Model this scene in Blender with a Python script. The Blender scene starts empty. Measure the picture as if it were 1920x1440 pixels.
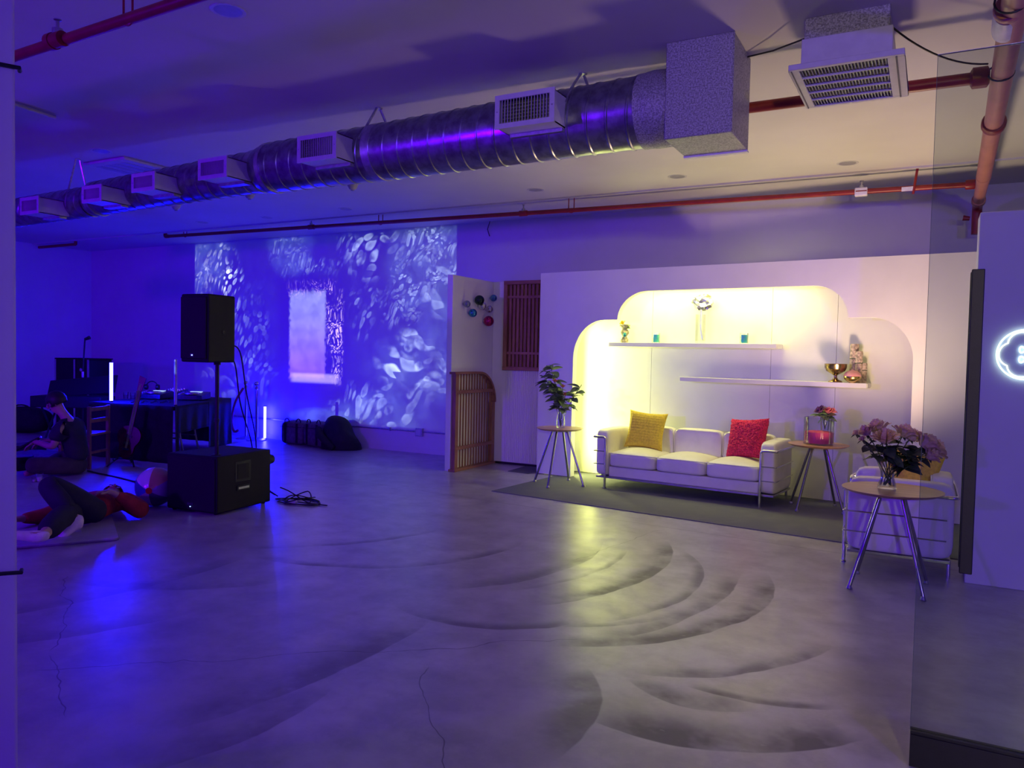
import bpy, bmesh, math, random
from mathutils import Vector, Matrix, Euler
R_ = math.radians
sc = bpy.context.scene
COL = sc.collection
random.seed(7)

# ------------------------------------------------------------------ camera
F_PX, CAM_H = 1440.0, 1.5
PITCH, ROLL, YAW = R_(2.2), R_(1.18), R_(28.5)
fwd = Vector((-math.sin(YAW)*math.cos(PITCH), math.cos(YAW)*math.cos(PITCH), -math.sin(PITCH)))
r0 = fwd.cross(Vector((0, 0, 1))).normalized()
u0 = r0.cross(fwd)
RT = math.cos(ROLL)*r0 + math.sin(ROLL)*u0
UP = math.cos(ROLL)*u0 - math.sin(ROLL)*r0
cam_d = bpy.data.cameras.new('camera')
cam_d.sensor_fit = 'HORIZONTAL'
cam_d.sensor_width = 36.0
cam_d.lens = 36.0*F_PX/1920.0
cam_d.clip_start = 0.05
cam_d.clip_end = 100
cam = bpy.data.objects.new('camera', cam_d)
COL.objects.link(cam)
cam.matrix_world = Matrix(((RT.x, UP.x, -fwd.x, 0), (RT.y, UP.y, -fwd.y, 0), (RT.z, UP.z, -fwd.z, CAM_H), (0, 0, 0, 1)))
sc.camera = cam
vs = sc.view_settings
vs.view_transform = 'Standard'
vs.look = 'None'
vs.gamma = 1.0
vs.use_curve_mapping = False
vs.exposure = 0.14

# survey helpers: where a sight line meets the floor / a height / the plane Y = const
def sight(px, py):
    return fwd*F_PX + RT*(px-960) - UP*(py-720)
def FL(px, py, z=0.0):
    d = sight(px, py)
    return Vector((0, 0, CAM_H)) + d*((z-CAM_H)/d.z)
def WY(px, py, Y):
    d = sight(px, py)
    return Vector((0, 0, CAM_H)) + d*(Y/d.y)

# ------------------------------------------------------------------ world and room lights
W = bpy.data.worlds.new('room_air')
sc.world = W
W.use_nodes = True
W.node_tree.nodes['Background'].inputs[0].default_value = (0.02, 0.015, 0.06, 1)
W.node_tree.nodes['Background'].inputs[1].default_value = 0.15

ROOM_X0, ROOM_X1, ROOM_Y0, ROOM_Y1, ZC = -14.6, 5.5, -5.0, 9.4, 3.36
# the set (arch panel, niche) is turned 5.5 degrees from the back wall
SA = R_(5.5)
SP = Vector((-4.322, 8.659, 0))
SU = Vector((math.cos(SA), -math.sin(SA), 0))
SN = Vector((math.sin(SA), math.cos(SA), 0))
def S(u, v, z=0.0):
    return SP + SU*u + SN*v + Vector((0, 0, z))

def look_rot(frm, to):
    return (Vector(to)-Vector(frm)).to_track_quat('-Z', 'Y').to_euler()
def area(name, loc, to, sx, sy, power, color, spread=180):
    d = bpy.data.lights.new(name, 'AREA')
    d.shape = 'RECTANGLE'; d.size = sx; d.size_y = sy
    d.energy = power; d.color = color; d.spread = R_(spread)
    o = bpy.data.objects.new(name, d); COL.objects.link(o)
    o.location = loc; o.rotation_euler = look_rot(loc, to)
    return o
def spot(name, loc, to, power, color, angle=120, blend=0.6, soft=0.08):
    d = bpy.data.lights.new(name, 'SPOT')
    d.energy = power; d.color = color; d.spot_size = R_(angle); d.spot_blend = blend; d.shadow_soft_size = soft
    o = bpy.data.objects.new(name, d); COL.objects.link(o)
    o.location = loc; o.rotation_euler = look_rot(loc, to)
    return o

# LED par washes and two added fill lamps, all unseen (their cans are built further down)
WASHES = [  # name, position, aim, power, colour, cone
    ('wash_light_near', (-6.4, -2.6, 2.1), (-7.0, 4.5, 1.7), 1080, (0.13, 0.0, 1.0), 150),
    ('wash_light_left', (-12.4, 0.4, 2.2), (-11.2, 8.0, 2.0), 420, (0.04, 0.0, 1.0), 150),
    ('fill_light_camera', (1.6, -3.8, 2.4), (-0.4, 6.0, 1.3), 350, (1.0, 0.86, 0.15), 60),  # added unseen fill, warms the surfaces at right that face the viewer
    ('fill_light_right', (3.6, -2.2, 2.2), (-1.2, 4.5, 1.3), 760, (0.09, 0.0, 1.0), 100),  # added unseen blue fill for the right side and the near pillar
]
for nm, p, to, pw, c, an in WASHES:
    spot(nm, p, to, pw, c, an, 0.8, 0.12)

# LED strips behind the arch panel (niche lighting)
LS1 = area('niche_strip_light_side', S(0.40, 0.20, 1.0), S(2.4, 0.36, 1.0), 0.07, 1.75, 32, (0.92, 1.0, 0.24))
LS2 = area('niche_strip_light_top', S(2.05, 0.16, 2.36), S(2.05, 0.22, 1.0), 1.9, 0.06, 22, (1.0, 0.97, 0.24))
# warm lamp standing behind the armchair
LAMP = Vector((-0.42, 7.25, 0.42))
spot('warm_lamp_light', LAMP, (-0.80, 7.40, 3.36), 215, (1.0, 0.68, 0.42), 144, 0.9, 0.22)

# projector
PRJ = Vector((-8.83, 2.6, 2.3))
PROJ_W = 5.56
prj = spot('projector_light', PRJ, (-8.83, 9.4, 1.7), 1250, (1, 1, 1), 75, 0.02, 0.0)

# ------------------------------------------------------------------ materials
MATS = {}
class NT:
    """small helper around a node tree"""
    def __init__(s, tree):
        s.t = tree; s.n = tree.nodes; s.l = tree.links
    def new(s, typ, **kw):
        n = s.n.new(typ)
        for k, v in kw.items(): setattr(n, k, v)
        return n
    def put(s, sock, v):
        if hasattr(v, 'links') or isinstance(v, bpy.types.NodeSocket): s.l.new(v, sock)
        else: sock.default_value = v
    def math(s, op, a, b=0.0, c=0.0, clamp=False):
        n = s.n.new('ShaderNodeMath'); n.operation = op; n.use_clamp = clamp
        s.put(n.inputs[0], a); s.put(n.inputs[1], b); s.put(n.inputs[2], c)
        return n.outputs[0]
    def add(s, a, b): return s.math('ADD', a, b)
    def sub(s, a, b): return s.math('SUBTRACT', a, b)
    def mul(s, a, b): return s.math('MULTIPLY', a, b)
    def smooth(s, x, e0, e1, o0=0.0, o1=1.0):
        n = s.n.new('ShaderNodeMapRange'); n.interpolation_type = 'SMOOTHSTEP'
        s.put(n.inputs[0], x)
        for i, v in enumerate((e0, e1, o0, o1)): n.inputs[i+1].default_value = v
        return n.outputs[0]
    def xyz(s, x, y, z=0.0):
        n = s.n.new('ShaderNodeCombineXYZ'); s.put(n.inputs[0], x); s.put(n.inputs[1], y); s.put(n.inputs[2], z)
        return n.outputs[0]
    def noise(s, vec, scale, detail=3.0, rough=0.55):
        n = s.n.new('ShaderNodeTexNoise')
        if vec is not None: s.l.new(vec, n.inputs['Vector'])
        n.inputs['Scale'].default_value = scale; n.inputs['Detail'].default_value = detail; n.inputs['Roughness'].default_value = rough
        return n.outputs[0]
    def mix(s, f, a, b):
        n = s.n.new('ShaderNodeMix'); n.data_type = 'RGBA'
        s.put(n.inputs[0], f); s.put(n.inputs[6], a); s.put(n.inputs[7], b)
        return n.outputs[2]
    def bump(s, h, strength=0.3, dist=0.01):
        n = s.n.new('ShaderNodeBump'); s.l.new(h, n.inputs['Height'])
        n.inputs['Strength'].default_value = strength; n.inputs['Distance'].default_value = dist
        return n.outputs[0]

def rgba(c): return (c[0], c[1], c[2], 1.0)
def mat(name, color, rough=0.5, metal=0.0, var=0.08, scale=12.0, bump=0.0, bscale=60.0, **kw):
    if name in MATS: return MATS[name]
    m = bpy.data.materials.new(name); m.use_nodes = True
    t = NT(m.node_tree)
    b = t.n['Principled BSDF']
    co = t.new('ShaderNodeTexCoord').outputs['Object']
    nz = t.noise(co, scale, 4)
    dark = tuple(max(0, x*(1-var)) for x in color); lite = tuple(min(1, x*(1+var)) for x in color)
    t.l.new(t.mix(t.smooth(nz, 0.3, 0.7), rgba(dark), rgba(lite)), b.inputs['Base Color'])
    b.inputs['Roughness'].default_value = rough
    b.inputs['Metallic'].default_value = metal
    if bump > 0:
        t.l.new(t.bump(t.noise(co, bscale, 3), bump, 0.01), b.inputs['Normal'])
    for k, v in kw.items():
        b.inputs[k.replace('_', ' ')].default_value = v
    MATS[name] = m
    return m
def emit(name, color, strength):
    if name in MATS: return MATS[name]
    m = bpy.data.materials.new(name); m.use_nodes = True
    t = NT(m.node_tree); t.n.remove(t.n['Principled BSDF'])
    e = t.new('ShaderNodeEmission'); e.inputs[0].default_value = rgba(color); e.inputs[1].default_value = strength
    t.l.new(e.outputs[0], t.n['Material Output'].inputs[0])
    MATS[name] = m
    return m
def glass(name, tint=(0.96, 0.98, 0.97), refl=1.0, ior=1.45):
    if name in MATS: return MATS[name]
    m = bpy.data.materials.new(name); m.use_nodes = True
    t = NT(m.node_tree); t.n.remove(t.n['Principled BSDF'])
    tr = t.new('ShaderNodeBsdfTransparent'); tr.inputs[0].default_value = rgba(tint)
    gl = t.new('ShaderNodeBsdfGlossy'); gl.inputs['Roughness'].default_value = 0.02
    fr = t.new('ShaderNodeFresnel'); fr.inputs[0].default_value = ior
    mx = t.new('ShaderNodeMixShader')
    t.l.new(t.mul(fr.outputs[0], refl), mx.inputs[0]); t.l.new(tr.outputs[0], mx.inputs[1]); t.l.new(gl.outputs[0], mx.inputs[2])
    t.l.new(mx.outputs[0], t.n['Material Output'].inputs[0])
    MATS[name] = m
    return m
def wood(name, c1, c2, scale=6.0, axis='Z', rough=0.45):
    if name in MATS: return MATS[name]
    m = bpy.data.materials.new(name); m.use_nodes = True
    t = NT(m.node_tree); b = t.n['Principled BSDF']
    co = t.new('ShaderNodeTexCoord').outputs['Object']
    mp = t.new('ShaderNodeMapping'); t.l.new(co, mp.inputs[0])
    st = {'X': (0.12, 1, 1), 'Y': (1, 0.12, 1), 'Z': (1, 1, 0.12)}[axis]
    mp.inputs['Scale'].default_value = st
    n1 = t.noise(mp.outputs[0], scale*8, 5, 0.65)
    t.l.new(t.mix(t.smooth(n1, 0.3, 0.72), rgba(c1), rgba(c2)), b.inputs['Base Color'])
    b.inputs['Roughness'].default_value = rough
    t.l.new(t.bump(n1, 0.12, 0.004), b.inputs['Normal'])
    MATS[name] = m
    return m

M_WALL = mat('wall_paint', (0.62, 0.61, 0.61), 0.6, var=0.03, scale=1.5, bump=0.05, bscale=90)
M_CEIL = mat('ceiling_paint', (0.57, 0.56, 0.56), 0.7, var=0.05, scale=0.8, bump=0.05, bscale=50)
M_SET = mat('set_paint', (0.80, 0.79, 0.77), 0.55, var=0.03, scale=2.0, bump=0.04, bscale=70)
M_GALV = mat('galvanized_steel', (0.33, 0.34, 0.37), 0.30, 0.95, var=0.28, scale=14, bump=0.05, bscale=30)
M_GALV2 = mat('galvanized_strap', (0.5, 0.5, 0.54), 0.35, 0.9, var=0.15, scale=30)
M_FOIL = mat('insulation_board', (0.33, 0.33, 0.34), 0.5, 0.35, var=0.45, scale=110, bump=0.35, bscale=120)
M_VENT = mat('vent_enamel', (0.52, 0.52, 0.53), 0.4, var=0.04, scale=20)
M_VENTD = mat('vent_dark', (0.10, 0.10, 0.11), 0.7, var=0.1)
M_LOUVER = mat('vent_louver', (0.36, 0.36, 0.38), 0.45, 0.3, var=0.08)
M_CHROME = mat('chrome_tube', (0.72, 0.72, 0.74), 0.14, 1.0, var=0.04)
M_STEEL = mat('brushed_steel', (0.45, 0.45, 0.48), 0.28, 1.0, var=0.08)
M_BLACK = mat('black_plastic', (0.007, 0.007, 0.009), 0.5, var=0.2, scale=30, bump=0.05, bscale=200)
M_BLACKT = mat('black_texture_paint', (0.008, 0.007, 0.010), 0.6, var=0.25, scale=80, bump=0.25, bscale=260, Specular_IOR_Level=0.3)
M_GRILLE = mat('black_speaker_grille', (0.004, 0.004, 0.005), 0.7, 0.0, var=0.3, scale=160, bump=0.4, bscale=400)
M_CLOTHB = mat('black_cloth', (0.012, 0.012, 0.015), 0.9, var=0.2, scale=20, bump=0.2, bscale=120)
M_RED = mat('red_pipe_paint', (0.27, 0.018, 0.022), 0.38, var=0.15, scale=9)
M_COPPER = mat('salmon_pipe_paint', (0.50, 0.19, 0.15), 0.38, var=0.12, scale=6)
M_TAPE = mat('white_tape', (0.75, 0.72, 0.74), 0.4, var=0.1)
M_LEATHER = mat('white_leather', (0.78, 0.75, 0.70), 0.42, var=0.04, scale=7, bump=0.10, bscale=160)
M_LAM = wood('oak_veneer', (0.34, 0.17, 0.085), (0.50, 0.28, 0.15), 3.0, 'X', 0.32)
M_CEDAR = wood('cedar_slat', (0.22, 0.085, 0.045), (0.38, 0.17, 0.09), 3.0, 'Z', 0.45)
M_CEDARH = wood('cedar_rail', (0.22, 0.085, 0.045), (0.38, 0.17, 0.09), 3.0, 'X', 0.45)
M_PINE = wood('chair_pine', (0.22, 0.10, 0.08), (0.34, 0.17, 0.12), 3.0, 'Z', 0.4)
M_GLASS = glass('vase_glass', (0.97, 0.985, 0.98), 0.6)
M_PANE = glass('door_glass', (0.80, 0.84, 0.86), 0.75, 1.5)
M_EDGE = mat('glass_edge', (0.10, 0.14, 0.14), 0.2, var=0.05)
M_LEAF = mat('leaf_green', (0.17, 0.27, 0.10), 0.4, var=0.4, scale=25)
M_LEAF2 = mat('leaf_dark', (0.04, 0.07, 0.035), 0.42, var=0.3, scale=25)
M_STEM = mat('stem_green', (0.06, 0.10, 0.035), 0.5, var=0.2, scale=40)
M_ROSE = mat('lilac_petal', (0.85, 0.60, 0.36), 0.6, var=0.15, scale=40)
M_CARPET = None

# floor: sealed concrete with machine swirls and hairline cracks
def floor_material():
    m = bpy.data.materials.new('sealed_concrete'); m.use_nodes = True
    t = NT(m.node_tree); b = t.n['Principled BSDF']
    pos = t.new('ShaderNodeNewGeometry').outputs['Position']
    sp = t.new('ShaderNodeSeparateXYZ'); t.l.new(pos, sp.inputs[0])
    warp = t.sub(t.noise(pos, 1.3, 3), 0.5)
    warp2 = t.sub(t.noise(pos, 7.0, 3), 0.5)
    X = t.add(sp.outputs[0], t.mul(warp, 0.10)); Y = t.add(sp.outputs[1], t.mul(warp, -0.10))
    X = t.add(X, t.mul(warp2, 0.015))
    fine = t.noise(pos, 3.0, 8, 0.65)
    fine2 = t.noise(pos, 22.0, 5, 0.6)
    patch = t.noise(pos, 0.9, 4, 0.6)
    # arcs: centre x, y, radius, mid angle, half span, inner width, depth
    arcs = [(-3.45, 5.21, 1.84, -5, 36, 0.22, 0.55), (-2.73, 4.91, 1.45, 0, 44, 0.10, 0.40), (-3.25, 4.99, 2.17, -12, 26, 0.16, 0.42),
            (-2.36, 4.92, 1.54, -20, 48, 0.20, 0.55), (-1.49, 4.51, 1.10, -42, 34, 0.14, 0.42), (-0.95, 3.73, 0.86, -66, 42, 0.34, 0.55),
            (-2.00, 2.77, 0.86, 15, 32, 0.30, 0.40), (-4.08, 5.25, 1.29, -45, 58, 0.13, 0.42), (-5.32, 5.63, 1.74, -36, 30, 0.10, 0.32),
            (-2.36, 4.30, 0.76, -72, 52, 0.12, 0.40), (-5.48, 3.03, 3.11, -5, 16, 0.30, 0.34), (-3.77, 5.19, 1.61, -12, 36, 0.20, 0.36),
            (-0.89, 3.61, 0.37, -90, 52, 0.18, 0.55), (-0.77, 4.50, 1.07, -80, 20, 0.08, 0.5), (-6.81, 3.40, 2.58, -8, 22, 0.22, 0.28),
            (-3.29, 2.27, 1.05, -8, 28, 0.30, 0.34), (-3.45, 5.21, 1.50, -12, 30, 0.06, 0.35), (-2.36, 4.92, 1.25, -40, 24, 0.09, 0.30),
            (-4.9, 4.4, 1.5, -60, 30, 0.2, 0.25), (-5.2, 3.2, 1.6, -40, 30, 0.25, 0.25)]
    tot = None
    for i, (cx, cy, r, am, ah, w, dp) in enumerate(arcs):
        dx = t.sub(X, cx); dy = t.sub(Y, cy)
        d = t.math('SQRT', t.add(t.mul(dx, dx), t.mul(dy, dy)))
        e = t.sub(d, r)
        band = t.mul(t.smooth(e, -w, -w*0.15), t.smooth(e, 0.0, 0.012, 1.0, 0.0))
        ca, sa = math.cos(R_(am)), math.sin(R_(am))
        cosang = t.math('DIVIDE', t.add(t.mul(dx, ca), t.mul(dy, sa)), d)
        am_ = t.smooth(cosang, math.cos(R_(ah)), math.cos(R_(ah*0.55)))
        v = t.mul(t.mul(band, am_), dp)
        tot = v if tot is None else t.math('MAXIMUM', tot, v)
    patchy = t.smooth(t.noise(pos, 2.2, 4, 0.6), 0.35, 0.62)
    tot = t.math('MINIMUM', t.mul(t.mul(tot, 1.75), t.add(t.mul(patchy, 0.70), 0.30)), 0.85)
    # broad scuffed light band
    base = t.mix(t.smooth(fine, 0.32, 0.70), (0.30, 0.29, 0.285, 1), (0.50, 0.49, 0.475, 1))
    base = t.mix(t.mul(t.smooth(patch, 0.42, 0.62), 0.35), base, (0.33, 0.315, 0.315, 1))
    base = t.mix(tot, base, (0.085, 0.075, 0.08, 1))
    base = t.mix(t.mul(t.smooth(fine2, 0.62, 0.78), 0.25), base, (0.55, 0.54, 0.52, 1))
    # hairline cracks: thin lines along wandering curves
    cr = None
    for (ax, ay, bx, by, amp) in [(-1.55, 3.75, -3.6, 2.0, 0.10), (-2.10, 3.0, -1.35, 2.1, 0.09), (-2.0, 6.5, -2.25, 5.1, 0.08), (-4.9, 3.0, -3.7, 2.2, 0.10), (-3.7, 2.2, -3.0, 1.8, 0.08)]:
        L = math.hypot(bx-ax, by-ay); ux, uy = (bx-ax)/L, (by-ay)/L
        dx = t.sub(sp.outputs[0], ax); dy = t.sub(sp.outputs[1], ay)
        s = t.add(t.mul(dx, ux), t.mul(dy, uy)); dd = t.add(t.mul(dx, -uy), t.mul(dy, ux))
        dd = t.add(dd, t.mul(t.sub(t.noise(pos, 1.8, 3, 0.6), 0.5), amp*3))
        ln = t.smooth(t.math('ABSOLUTE', dd), 0.001, 0.0045, 1.0, 0.0)
        ln = t.mul(ln, t.mul(t.smooth(s, 0, 0.1), t.smooth(s, L-0.1, L, 1, 0)))
        cr = ln if cr is None else t.math('MAXIMUM', cr, ln)
    # saw-cut joint running along the carpet front
    j = t.math('ABSOLUTE', t.sub(t.add(t.mul(sp.outputs[0], math.sin(SA)*0.9), sp.outputs[1]), 6.42))
    cr = t.math('MAXIMUM', cr, t.mul(t.smooth(j, 0.004, 0.02, 1, 0), 0.45))
    base = t.mix(t.mul(cr, 0.75), base, (0.03, 0.028, 0.03, 1))
    t.l.new(base, b.inputs['Base Color'])
    rg = t.add(t.mul(fine, 0.20), 0.28)
    rg = t.add(rg, t.mul(tot, 0.12))
    t.l.new(rg, b.inputs['Roughness'])
    b.inputs['Specular IOR Level'].default_value = 0.5
    scuff = t.smooth(t.noise(pos, 5.5, 7, 0.7), 0.30, 0.62, 0.35, 1.0)
    t.l.new(t.mul(t.sub(1.0, tot), t.mul(scuff, 0.75)), b.inputs['Coat Weight'])
    b.inputs['Coat Roughness'].default_value = 0.30
    b.inputs['Coat IOR'].default_value = 1.55
    t.l.new(t.bump(t.add(t.mul(fine, 0.6), t.mul(fine2, 0.4)), 0.25, 0.01), b.inputs['Normal'])
    return m
M_FLOOR = floor_material()

def carpet_material():
    m = bpy.data.materials.new('grey_carpet'); m.use_nodes = True
    t = NT(m.node_tree); b = t.n['Principled BSDF']
    pos = t.new('ShaderNodeNewGeometry').outputs['Position']
    n1 = t.noise(pos, 260, 2); n2 = t.noise(pos, 5, 4)
    c = t.mix(t.smooth(n1, 0.3, 0.7), (0.085, 0.088, 0.125, 1), (0.17, 0.172, 0.23, 1))
    c = t.mix(t.mul(t.smooth(n2, 0.45, 0.7), 0.3), c, (0.19, 0.19, 0.21, 1))
    t.l.new(c, b.inputs['Base Color']); b.inputs['Roughness'].default_value = 0.95
    t.l.new(t.bump(n1, 0.6, 0.006), b.inputs['Normal'])
    return m
M_CARPET = carpet_material()

# the projected picture: a sunlit doorway in leaves, made in the projector's own light
def projector_nodes(light):
    light.use_nodes = True
    t = NT(light.node_tree)
    em = t.n['Emission']
    inc = t.new('ShaderNodeNewGeometry').outputs['Incoming']
    sp = t.new('ShaderNodeSeparateXYZ'); t.l.new(inc, sp.inputs[0])
    k = ROOM_Y1-PRJ.y
    X = t.add(t.mul(t.math('DIVIDE', sp.outputs[0], sp.outputs[1]), k), PRJ.x)
    Z = t.add(t.mul(t.math('DIVIDE', sp.outputs[2], sp.outputs[1]), k), PRJ.z)
    P = t.xyz(X, 0.0, Z)
    def edge(v, a, b, s=0.015):
        return t.mul(t.smooth(v, a-s, a+s), t.smooth(v, b-s, b+s, 1, 0))
    frame = t.mul(edge(X, -11.60, -6.06), edge(Z, 0.36, 3.34, 0.03))
    def blob(cx, cz, rx, rz):
        dx = t.math('DIVIDE', t.sub(X, cx), rx); dz = t.math('DIVIDE', t.sub(Z, cz), rz)
        return t.smooth(t.add(t.mul(dx, dx), t.mul(dz, dz)), 0.15, 1.0, 1.0, 0.0)
    def leaves(scale, ang, asp, seed, fill=0.42):
        ca, sa = math.cos(R_(ang)), math.sin(R_(ang))
        wob = t.mul(t.sub(t.noise(P, 1.2+0.10*seed, 1), 0.5), 0.70)
        a = t.add(t.add(t.mul(X, ca), t.mul(Z, sa)), wob); c = t.add(t.add(t.mul(X, -sa), t.mul(Z, ca)), t.mul(wob, 0.6))
        v = t.new('ShaderNodeTexVoronoi'); v.inputs['Scale'].default_value = scale
        v.inputs['Randomness'].default_value = 1.0
        t.l.new(t.xyz(a, t.mul(c, asp), seed), v.inputs['Vector'])
        body = t.smooth(v.outputs['Distance'], fill*0.72, fill, 1.0, 0.0)
        s = t.new('ShaderNodeSeparateColor'); t.l.new(v.outputs['Color'], s.inputs[0])
        lum = t.smooth(s.outputs[0], 0.05, 1.0, 0.10, 1.25)
        # light falls across each leaf from its rib
        vein = t.add(t.mul(t.smooth(v.outputs['Distance'], 0.0, fill, 0.45, 1.0), 1.0), 0.0)
        clump = t.smooth(t.noise(t.xyz(X, seed, Z), 2.6, 3, 0.6), 0.36, 0.60)
        return t.mul(t.mul(t.mul(body, lum), vein), clump)
    A = leaves(5.5, 60, 2.2, 1.0, 0.55); B = leaves(3.6, 35, 2.3, 5.0, 0.58); Cc = leaves(2.4, -18, 2.4, 9.0, 0.60); D = leaves(11.0, 45, 1.9, 13.0, 0.60); E = leaves(22.0, 70, 1.5, 17.0, 0.55)
    def sm(lst):
        r = lst[0]
        for q in lst[1:]: r = t.add(r, q)
        return r
    def term(tex, cx, cz, rx, rz, amp): return t.mul(t.mul(tex, blob(cx, cz, rx, rz)), amp)
    cold = sm([term(A, -11.0, 2.95, 0.55, 0.55, 2.3), term(A, -10.75, 2.55, 0.45, 0.6, 2.0), term(D, -11.45, 3.0, 0.35, 0.6, 1.1),
               term(D, -9.35, 3.1, 0.5, 0.45, 0.6), term(B, -7.55, 3.0, 0.65, 0.5, 1.1), term(A, -8.1, 3.0, 0.4, 0.5, 0.7),
               term(D, -6.5, 2.9, 0.7, 0.7, 1.3), term(D, -7.05, 2.35, 0.55, 0.6, 0.8), term(Cc, -6.3, 2.6, 0.6, 0.7, 0.9),
               term(Cc, -6.7, 1.38, 0.9, 0.55, 2.5), term(B, -6.7, 1.05, 0.9, 0.45, 0.9), term(B, -7.3, 0.62, 0.7, 0.4, 1.1),
               term(A, -7.9, 0.65, 0.6, 0.45, 0.8), term(A, -10.2, 1.9, 0.5, 0.8, 0.45), term(A, -10.0, 1.1, 0.5, 0.6, 0.45),
               term(A, -7.8, 2.15, 0.35, 0.55, 0.65), term(Cc, -10.9, 0.95, 0.6, 0.5, 0.25), term(D, -8.7, 2.85, 0.7, 0.18, 0.7)])
    haze = sm([t.mul(blob(-11.3, 3.1, 0.7, 0.8), 0.20), t.mul(blob(-9.3, 3.2, 0.6, 0.6), 0.14), t.mul(blob(-6.3, 2.8, 1.2, 1.2), 0.16),
               t.mul(blob(-6.6, 1.3, 1.3, 0.7), 0.12), t.mul(blob(-7.4, 0.5, 1.2, 0.5), 0.16), t.mul(blob(-8.6, 0.42, 0.8, 0.18), 0.22), 0.02])
    haze = t.mul(haze, t.smooth(t.noise(P, 3.0, 5, 0.65), 0.3, 0.75, 0.5, 2.6))
    # doorway
    rag = t.mul(t.sub(t.noise(P, 16, 3), 0.5), 0.12)
    Xr = t.add(X, rag)
    surround = t.mul(edge(Xr, -9.55, -8.02, 0.12), edge(Z, 0.70, 2.68, 0.1))
    inner = t.mul(edge(Xr, -9.30, -8.53, 0.03), edge(t.add(Z, rag), 1.05, 2.45, 0.05))
    g = t.smooth(Z, 1.0, 2.4)
    cloud = t.smooth(t.noise(P, 4.0, 5, 0.6), 0.3, 0.75, 0.65, 1.2)
    sill = t.mul(edge(X, -9.25, -8.25, 0.06), edge(Z, 0.98, 1.12, 0.03))
    jamb = t.mul(t.mul(E, edge(Xr, -8.50, -8.18, 0.05)), edge(Z, 1.0, 2.5, 0.1))
    head = t.mul(t.mul(E, edge(X, -9.35, -8.3, 0.06)), edge(Z, 2.38, 2.62, 0.05))
    keep = t.sub(1.0, t.mul(surround, 0.93))
    def sc_(v, c):
        n = t.new('ShaderNodeVectorMath'); n.operation = 'SCALE'; n.inputs[0].default_value = c; t.put(n.inputs[3], v); return n.outputs[0]
    def va(a, b):
        n = t.new('ShaderNodeVectorMath'); n.operation = 'ADD'; t.l.new(a, n.inputs[0]); t.l.new(b, n.inputs[1]); return n.outputs[0]
    warmtip = t.smooth(X, -11.3, -10.3, 0.40, 0.0)
    col = sc_(t.mul(cold, keep), (0.62, 0.80, 1.0))
    col = va(col, sc_(t.mul(t.mul(cold, keep), warmtip), (1.2, 0.9, 0.0)))
    col = va(col, sc_(t.mul(haze, keep), (0.30, 0.52, 1.0)))
    col = va(col, sc_(t.mul(t.mul(inner, g), cloud), (0.55, 0.66, 0.80)))
    col = va(col, sc_(t.mul(t.mul(inner, t.sub(1.15, g)), cloud), (0.55, 0.24, 1.0)))
    col = va(col, sc_(sill, (0.85, 0.65, 1.0)))
    col = va(col, sc_(jamb, (2.2, 1.5, 2.2)))
    col = va(col, sc_(head, (0.8, 0.45, 0.9)))
    n = t.new('ShaderNodeVectorMath'); n.operation = 'SCALE'; t.l.new(col, n.inputs[0]); t.l.new(frame, n.inputs[3])
    t.l.new(n.outputs[0], em.inputs[0])
    em.inputs[1].default_value = 1.0
projector_nodes(prj.data)

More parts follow.
